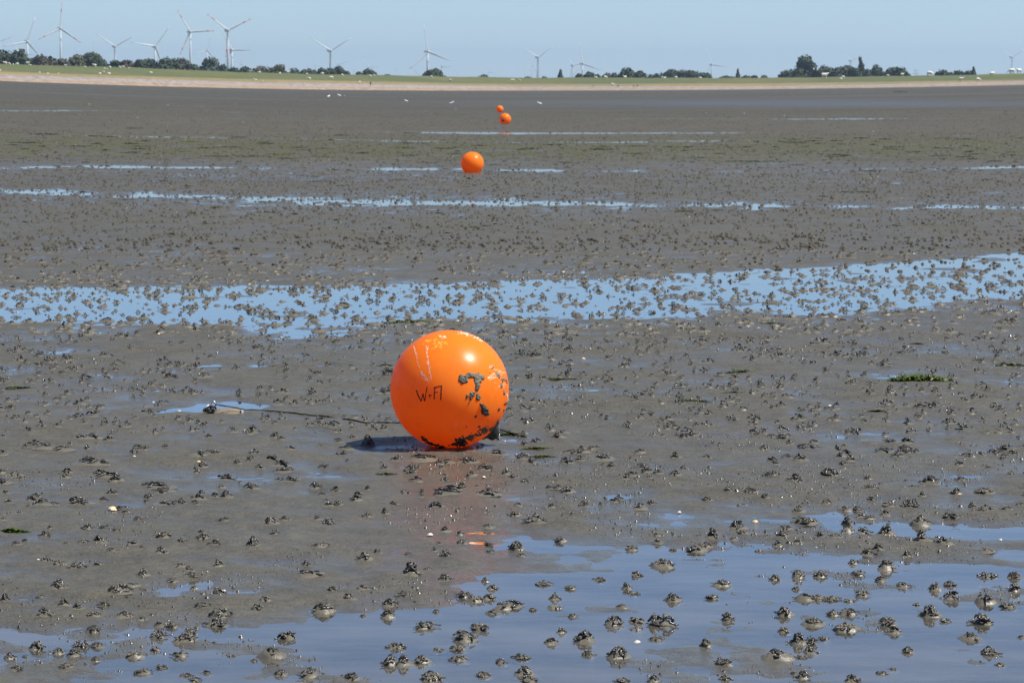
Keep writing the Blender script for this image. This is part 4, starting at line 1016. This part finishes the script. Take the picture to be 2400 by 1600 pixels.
T = [(146.7, 68.4, 59, 4, 'tall wind turbine at far left with one blade straight up and red banded blades', 1), (68.9, 99, 60, 19, 'wind turbine left of the tall one with a blade pointing left', 0), (273.5, 110, 53, -58, 'wind turbine with two raised blades over the gap between tree clumps at left', 0),
    (367, 109.7, 60, 38, 'wind turbine behind the long left tree clump with a blade reaching up right', 0), (449.5, 76.5, 59, -33, 'left one of the two large neighbouring turbines, one red banded blade pointing right', 1), (537, 72.7, 63, -55, 'right one of the two large neighbouring turbines, two blades raised in a wide V', 1),
    (489, 120, 37, 17, 'short turbine just above the lone bluish round tree', 0), (546, 118.6, 55, -30, 'faint turbine directly behind the right large turbine', 0), (567, 150.5, 30, 18, 'tiny low turbine right of the two large ones', 0),
    (5, 98, 33, 72, 'turbine with red marks cut by the left edge', 1), (50, 128, 42, -28, 'turbine hidden by the far left trees with a faint blade tip showing', 0), (226, 128, 35, -5, 'turbine hidden by trees with only one upright blade showing', 0), (176, 137, 29, 35, 'hidden turbine with a faint blade tip right of the tall turbine', 0),
    (776, 120, 60, -60, 'pale turbine with blades in a wide V left of centre', 0), (1003, 122.5, 62, -10, 'large pale turbine above the lone bush near the centre', 0), (742, 154, 22, -16, 'tiny turbine with white hub left of the pale V shaped turbine', 0), (796.4, 151.8, 26, -50, 'tiny turbine just above the pointed tree left of centre', 0),
    (866.6, 159.5, 27, -38, 'tiny turbine behind the round bush left of centre', 0), (1037.5, 157, 30, -30, 'small faint turbine right beside the large central turbine', 0), (928, 165, 13, 0, 'tiny white turbine in the gap between two bushes, left of the central turbine', 0), (1067, 165, 12, 20, 'tiny white turbine right of the lone bush', 0), (1147, 170, 19, -20, 'tiny white turbine just right of the low bush at the centre', 0),
    (723, 160, 20, 0, 'tiny turbine with upright blade, leftmost of the tiny ones left of centre', 0), (832, 168, 18, 0, 'tiny low turbine in the gap right of the pointed tree', 0), (974, 168, 20, -110, 'tiny low turbine left of the lone bush', 0), (1260, 135, 46, -63, 'very pale turbine with a wide V right of centre', 0), (1246, 154, 22, 28, 'small faint turbine just left of the very pale V shaped one', 0),
    (1364.5, 150.5, 50, -13, 'pale turbine right of the small cone shaped tree', 0), (1341.6, 154, 38, -42, 'fainter turbine directly left of the pale one by the cone shaped tree', 0), (1666, 152.5, 40, -23, 'very faint turbine at the right end of the long bush row', 0), (1990, 143, 34, -52, 'very faint turbine behind the right clump beside the poplar', 0), (2366, 135, 38, -60, 'faint turbine with wide V near the right edge', 0)]
for (hu, hv, L_, ph, lab, red) in T: turbine(hu, hv, L_, ph, lab, bool(red))

# a faint power pylon far off
M_LATT = simple('lattice_steel', (0.22, 0.23, 0.24), (0.30, 0.31, 0.32), 0.3, 0.6, 0.4, 0.5)
d = 6500.0; k = d / FPX; px_, ph_ = (2143 - 1200) * k, H + (200 - 160) * k
e = link('power_pylon', None, None, (px_, d, 0.2), 'faint lattice power pylon on the horizon left of the far right clump', 'pylon')
mb = MB()
for sx in (-1, 1):
    for sy in (-1, 1): mb.tube([(sx * 4.5, sy * 4.5, 0), (sx * 1.4, sy * 1.4, ph_ * .6), (sx * .3, sy * .3, ph_)], 0.35, 5)
for q in range(8):
    z0, z1 = ph_ * q / 8 * .6, ph_ * (q + 1) / 8 * .6; w0, w1 = 4.5 - 3.1 * q / 8, 4.5 - 3.1 * (q + 1) / 8
    for sy in (-1, 1):
        mb.tube([(-w0, sy * w0, z0), (w1, sy * w1, z1)], 0.2, 4); mb.tube([(w0, sy * w0, z0), (-w1, sy * w1, z1)], 0.2, 4)
link('lattice', mb.mesh('lattice', M_LATT), e)
for zf, hw in ((0.68, 9), (0.84, 7)):
    mb = MB(); mb.tube([(-hw, 0, ph_ * zf), (0, 0, ph_ * zf + 1.4), (hw, 0, ph_ * zf)], 0.5, 5); mb.tube([(-hw, 0, ph_ * zf), (hw, 0, ph_ * zf)], 0.3, 5)
    link('crossarm', mb.mesh('crossarm', M_LATT), e)

# ------------------------------------------------------------------ sheep, gulls, a person
M_WOOL = simple('wool', (0.62, 0.58, 0.48), (0.78, 0.75, 0.66), 6, 0.95, 0.1, bump=0.02)
M_GULL = simple('gull_plumage', (0.72, 0.73, 0.74), (0.82, 0.82, 0.82), 6, 0.8, 0.2)
M_DARKB = simple('dark_plumage', (0.05, 0.042, 0.035), (0.09, 0.075, 0.06), 6, 0.8, 0.2)
def sheep_mesh(graze):
    hz = 0.28 if graze else 0.98; hx = 0.78 if graze else 0.72
    P = [(-.42, 0, .66), (-.15, 0, .68), (.18, 0, .67), (.40, 0, .70), (.58, 0, .62 if graze else .85), (hx, 0, hz), (hx + .14, 0, hz - .08),
         (-.40, .13, .40), (-.40, .13, .02), (-.40, -.13, .40), (-.40, -.13, .02), (.32, .13, .40), (.32, .13, .02), (.32, -.13, .40), (.32, -.13, .02), (-.58, 0, .58)]
    E = [(0, 1), (1, 2), (2, 3), (3, 4), (4, 5), (5, 6), (0, 7), (7, 8), (0, 9), (9, 10), (3, 11), (11, 12), (3, 13), (13, 14), (0, 15)]
    Rd = [.25, .30, .30, .24, .13, .10, .06, .07, .04, .07, .04, .07, .04, .07, .04, .05]
    return skin_mesh('sheep', P, E, Rd, M_WOOL, 1, 1)
SHEEP = [sheep_mesh(True), sheep_mesh(False)]
sheep = [(0, 150, 6), (17.5, 152, 8), (26, 153, 7), (36, 153, 4), (46, 154, 7), (70, 153, 9), (76, 156, 5), (4, 169, 6), (98, 172, 4), (116, 176, 5), (141.5, 175, 4), (158, 158, 7), (204, 160, 5), (226, 158.5, 9), (249, 164, 5), (255, 165, 5), (261, 161.5, 7), (247, 171, 5), (238, 177, 7), (260, 177, 7), (285, 161, 6), (293, 160, 6), (306, 162, 4), (358, 174, 6), (598, 189, 5),
    (611, 173, 6), (603, 189, 4), (618, 192, 4), (658, 175, 6), (678, 174, 8), (721, 176, 5), (727, 188, 7), (757, 177, 8), (779, 186, 8), (804, 179, 6), (844, 195, 5), (869, 181, 6), (878, 181, 6), (1012, 183, 6), (1056, 192, 7), (1199, 190, 5), (1204, 190, 5), (1218, 191, 5), (1396, 185, 6), (1418, 185, 8), (1464, 185, 8), (1551, 185, 6), (1556, 186, 6), (1582, 186, 8), (1640, 186, 6), (1435, 201, 7),
    (1929, 184.5, 15), (1972, 185, 8), (1968, 188, 6), (2077, 180, 6), (2110, 179, 8), (2175, 179.5, 14), (2248, 191, 11), (2288, 191, 10), (2320, 178.5, 11), (2366, 173, 14), (2383, 172, 13)]
sr = random.Random(4); SORD = {}
for i, (u, v, w_) in enumerate(sheep):
    p = dike_point(u, v); s_ = w_ * p[1] / FPX / 1.15
    sec = 'far left' if u < 170 else 'left' if u < 600 else 'left of centre' if u < 1000 else 'central' if u < 1300 else 'right of centre' if u < 1800 else 'right'
    onc = v < float(prof(P_CREST, u)) + 4.5
    lab = None; grp = f"small white sheep on the dike {'crest' if onc else 'slope'}, {sec}"
    if u == 1929: lab, grp = 'large white sheep in front of the right tree clump', None
    if u == 2175: lab, grp = 'large white sheep on the crest just left of the far right clump', None
    if u == 2366: lab, grp = 'left one of two large white sheep on the crest at the right edge', None
    if u == 2383: lab, grp = 'right one of two large white sheep on the crest at the right edge', None
    if u == 2248: lab, grp = 'greyish sheep low on the slope below the far right clump', None
    if u == 2288: lab, grp = 'pale sheep low on the slope right of the greyish one', None
    if u == 1435: lab, grp = 'cream sheep at the foot of the slope among dark birds', None
    if lab: grp = None
    o = link('sheep', SHEEP[i % 2], None, (p[0], p[1], p[2] - 0.02), lab, 'sheep', grp)
    if not lab: SORD.setdefault(grp, []).append((u, o))
    o.scale = (s_, s_, s_ * 1.05); o.rotation_euler = (0, 0, sr.choice((0, math.pi)) + sr.uniform(-.5, .5) + (1.2 if w_ < 5 else 0))

order_labels(SORD, lambda p_: 'only ' + p_)
def gull_mesh(mat): 
    P = [(-.10, 0, .20), (0.02, 0, .21), (.12, 0, .24), (.18, 0, .32), (.21, 0, .335), (.27, 0, .325), (-.24, 0, .18), (.0, .035, .10), (.0, .035, .0), (.0, -.035, .10), (.0, -.035, .0)]
    E = [(0, 1), (1, 2), (2, 3), (3, 4), (4, 5), (0, 6), (1, 7), (7, 8), (1, 9), (9, 10)]
    return skin_mesh('gull', P, E, [.075, .085, .07, .045, .045, .012, .02, .012, .01, .012, .01], mat, 1, 1)
G_W, G_D = gull_mesh(M_GULL), gull_mesh(M_DARKB)
def fly_mesh():
    P = [(-.16, 0, 0), (0, 0, 0), (.14, 0, .01), (.22, 0, .01), (-.26, 0, 0), (.03, .22, .20), (-.06, .42, .34), (.03, -.22, .20), (-.06, -.42, .34)]
    E = [(0, 1), (1, 2), (2, 3), (0, 4), (1, 5), (5, 6), (1, 7), (7, 8)]
    return skin_mesh('gull', P, E, [.05, .07, .05, .015, .03, .05, .012, .05, .012], M_GULL, 1, 1)
for (u, v, lab) in ((770, 230, 'white gull on the far mud, leftmost of a group of three'), (795, 228, 'white gull on the far mud, middle of a group of three'), (807, 231, 'white gull on the far mud, right one of a group of three'), (952, 242, 'white gull alone on the far mud left of centre'), (1058, 247, 'white gull on the far mud left of the distant buoys'), (1265, 248, 'white gull on the far mud right of the distant buoys')):
    x, y = ground(u, v)
    for _ in range(5): zb = float(zbase(np.array([x]), np.array([y]))[0]); x, y = ground(u, v, zb)
    o = link('gull', G_W, None, (x, y, mud1(x, y) - 0.005), lab, 'gull', 'white gulls on the far mud'); s_ = 7.0 * y / FPX / 0.38; s_ = min(max(s_, 0.8), 1.35); o.scale = (s_, s_, s_); o.rotation_euler = (0, 0, sr.uniform(0, 6.28))
fm = fly_mesh()
for (u, v, lab) in ((1904.5, 163, 'left one of two white gulls flying in front of the right trees'), (1913.5, 164.5, 'right one of two white gulls flying in front of the right trees')):
    d = 620.0; o = link('gull', fm, None, ((u - 1200) * d / FPX, d, H + (VH - v) * d / FPX), lab, 'gull'); o.rotation_euler = (0.1, 0.25, 0.5)
for (u, v, lab) in ((1390, 204, 'dark bird at the top of the stone bank, leftmost of four'), (1448, 204, 'dark bird at the top of the stone bank right of the cream sheep'), (1484, 203.5, 'left one of a close pair of dark birds above the stone bank'), (1493, 203.5, 'right one of a close pair of dark birds above the stone bank')):
    p = dike_point(u, v); o = link('dark_bird', G_D, None, p, lab, 'bird', 'dark birds above the stone bank'); o.scale = (1.7, 1.9, 1.7); o.rotation_euler = (0, 0, sr.uniform(0, 6.28))
M_COAT = simple('dark_coat', (0.045, 0.036, 0.030), (0.07, 0.055, 0.045), 6, 0.9, 0.1); M_JEAN = simple('blue_trousers', (0.05, 0.07, 0.12), (0.08, 0.10, 0.16), 6, 0.9, 0.1); M_SKIN = simple('skin', (0.45, 0.28, 0.2), (0.5, 0.32, 0.23), 6, 0.6, 0.3)
p = dike_point(870, 202); pe = link('person', None, None, p, 'small distant person in dark top and blue trousers at the edge of the stone bank', 'person')
P = [(0, 0, .95), (0, 0, 1.2), (0, 0, 1.42), (0, 0, 1.52), (0, 0, 1.64), (.17, 0, 1.38), (.22, 0, 1.1), (.2, -.1, .86), (-.17, 0, 1.38), (-.22, 0, 1.1), (-.2, -.1, .86), (.09, 0, .85), (.10, -.02, .48), (.10, 0, .06), (.10, -.12, .03), (-.09, 0, .85), (-.10, -.02, .48), (-.10, 0, .06), (-.10, -.12, .03)]
E = [(0, 1), (1, 2), (2, 3), (3, 4), (2, 5), (5, 6), (6, 7), (2, 8), (8, 9), (9, 10), (0, 11), (11, 12), (12, 13), (13, 14), (0, 15), (15, 16), (16, 17), (17, 18)]
body = skin_mesh('body', P, E, [.15, .15, .16, .06, .11, .07, .05, .035, .07, .05, .035, .09, .065, .05, .035, .09, .065, .05, .035], M_COAT, 1, 0)
body.materials.append(M_JEAN); body.materials.append(M_SKIN)
for f in body.polygons: f.material_index = 1 if f.center.z < 0.86 and abs(f.center.x) < 0.17 else 2 if f.center.z > 1.5 else 0
bo = link('body', body, pe); pe.scale = (0.8, 0.8, 0.8)

# ------------------------------------------------------------------ the air
hz = bpy.data.materials.new('haze'); hz.use_nodes = True; t = hz.node_tree; t.nodes.clear()
o_ = t.nodes.new('ShaderNodeOutputMaterial'); v_ = t.nodes.new('ShaderNodeVolumePrincipled')
v_.inputs['Color'].default_value = (0.475, 0.630, 0.850, 1); v_.inputs['Density'].default_value = 1e-4; v_.inputs['Anisotropy'].default_value = 0.2
t.links.new(v_.outputs[0], o_.inputs['Volume'])
mb = MB(); mb.box((0, 0, 91), (30000, 30000, 186)); me = mb.mesh('haze', hz, False)
link('haze', me, label='thin pale blue summer haze over the whole shore', cat='haze', kind='stuff')
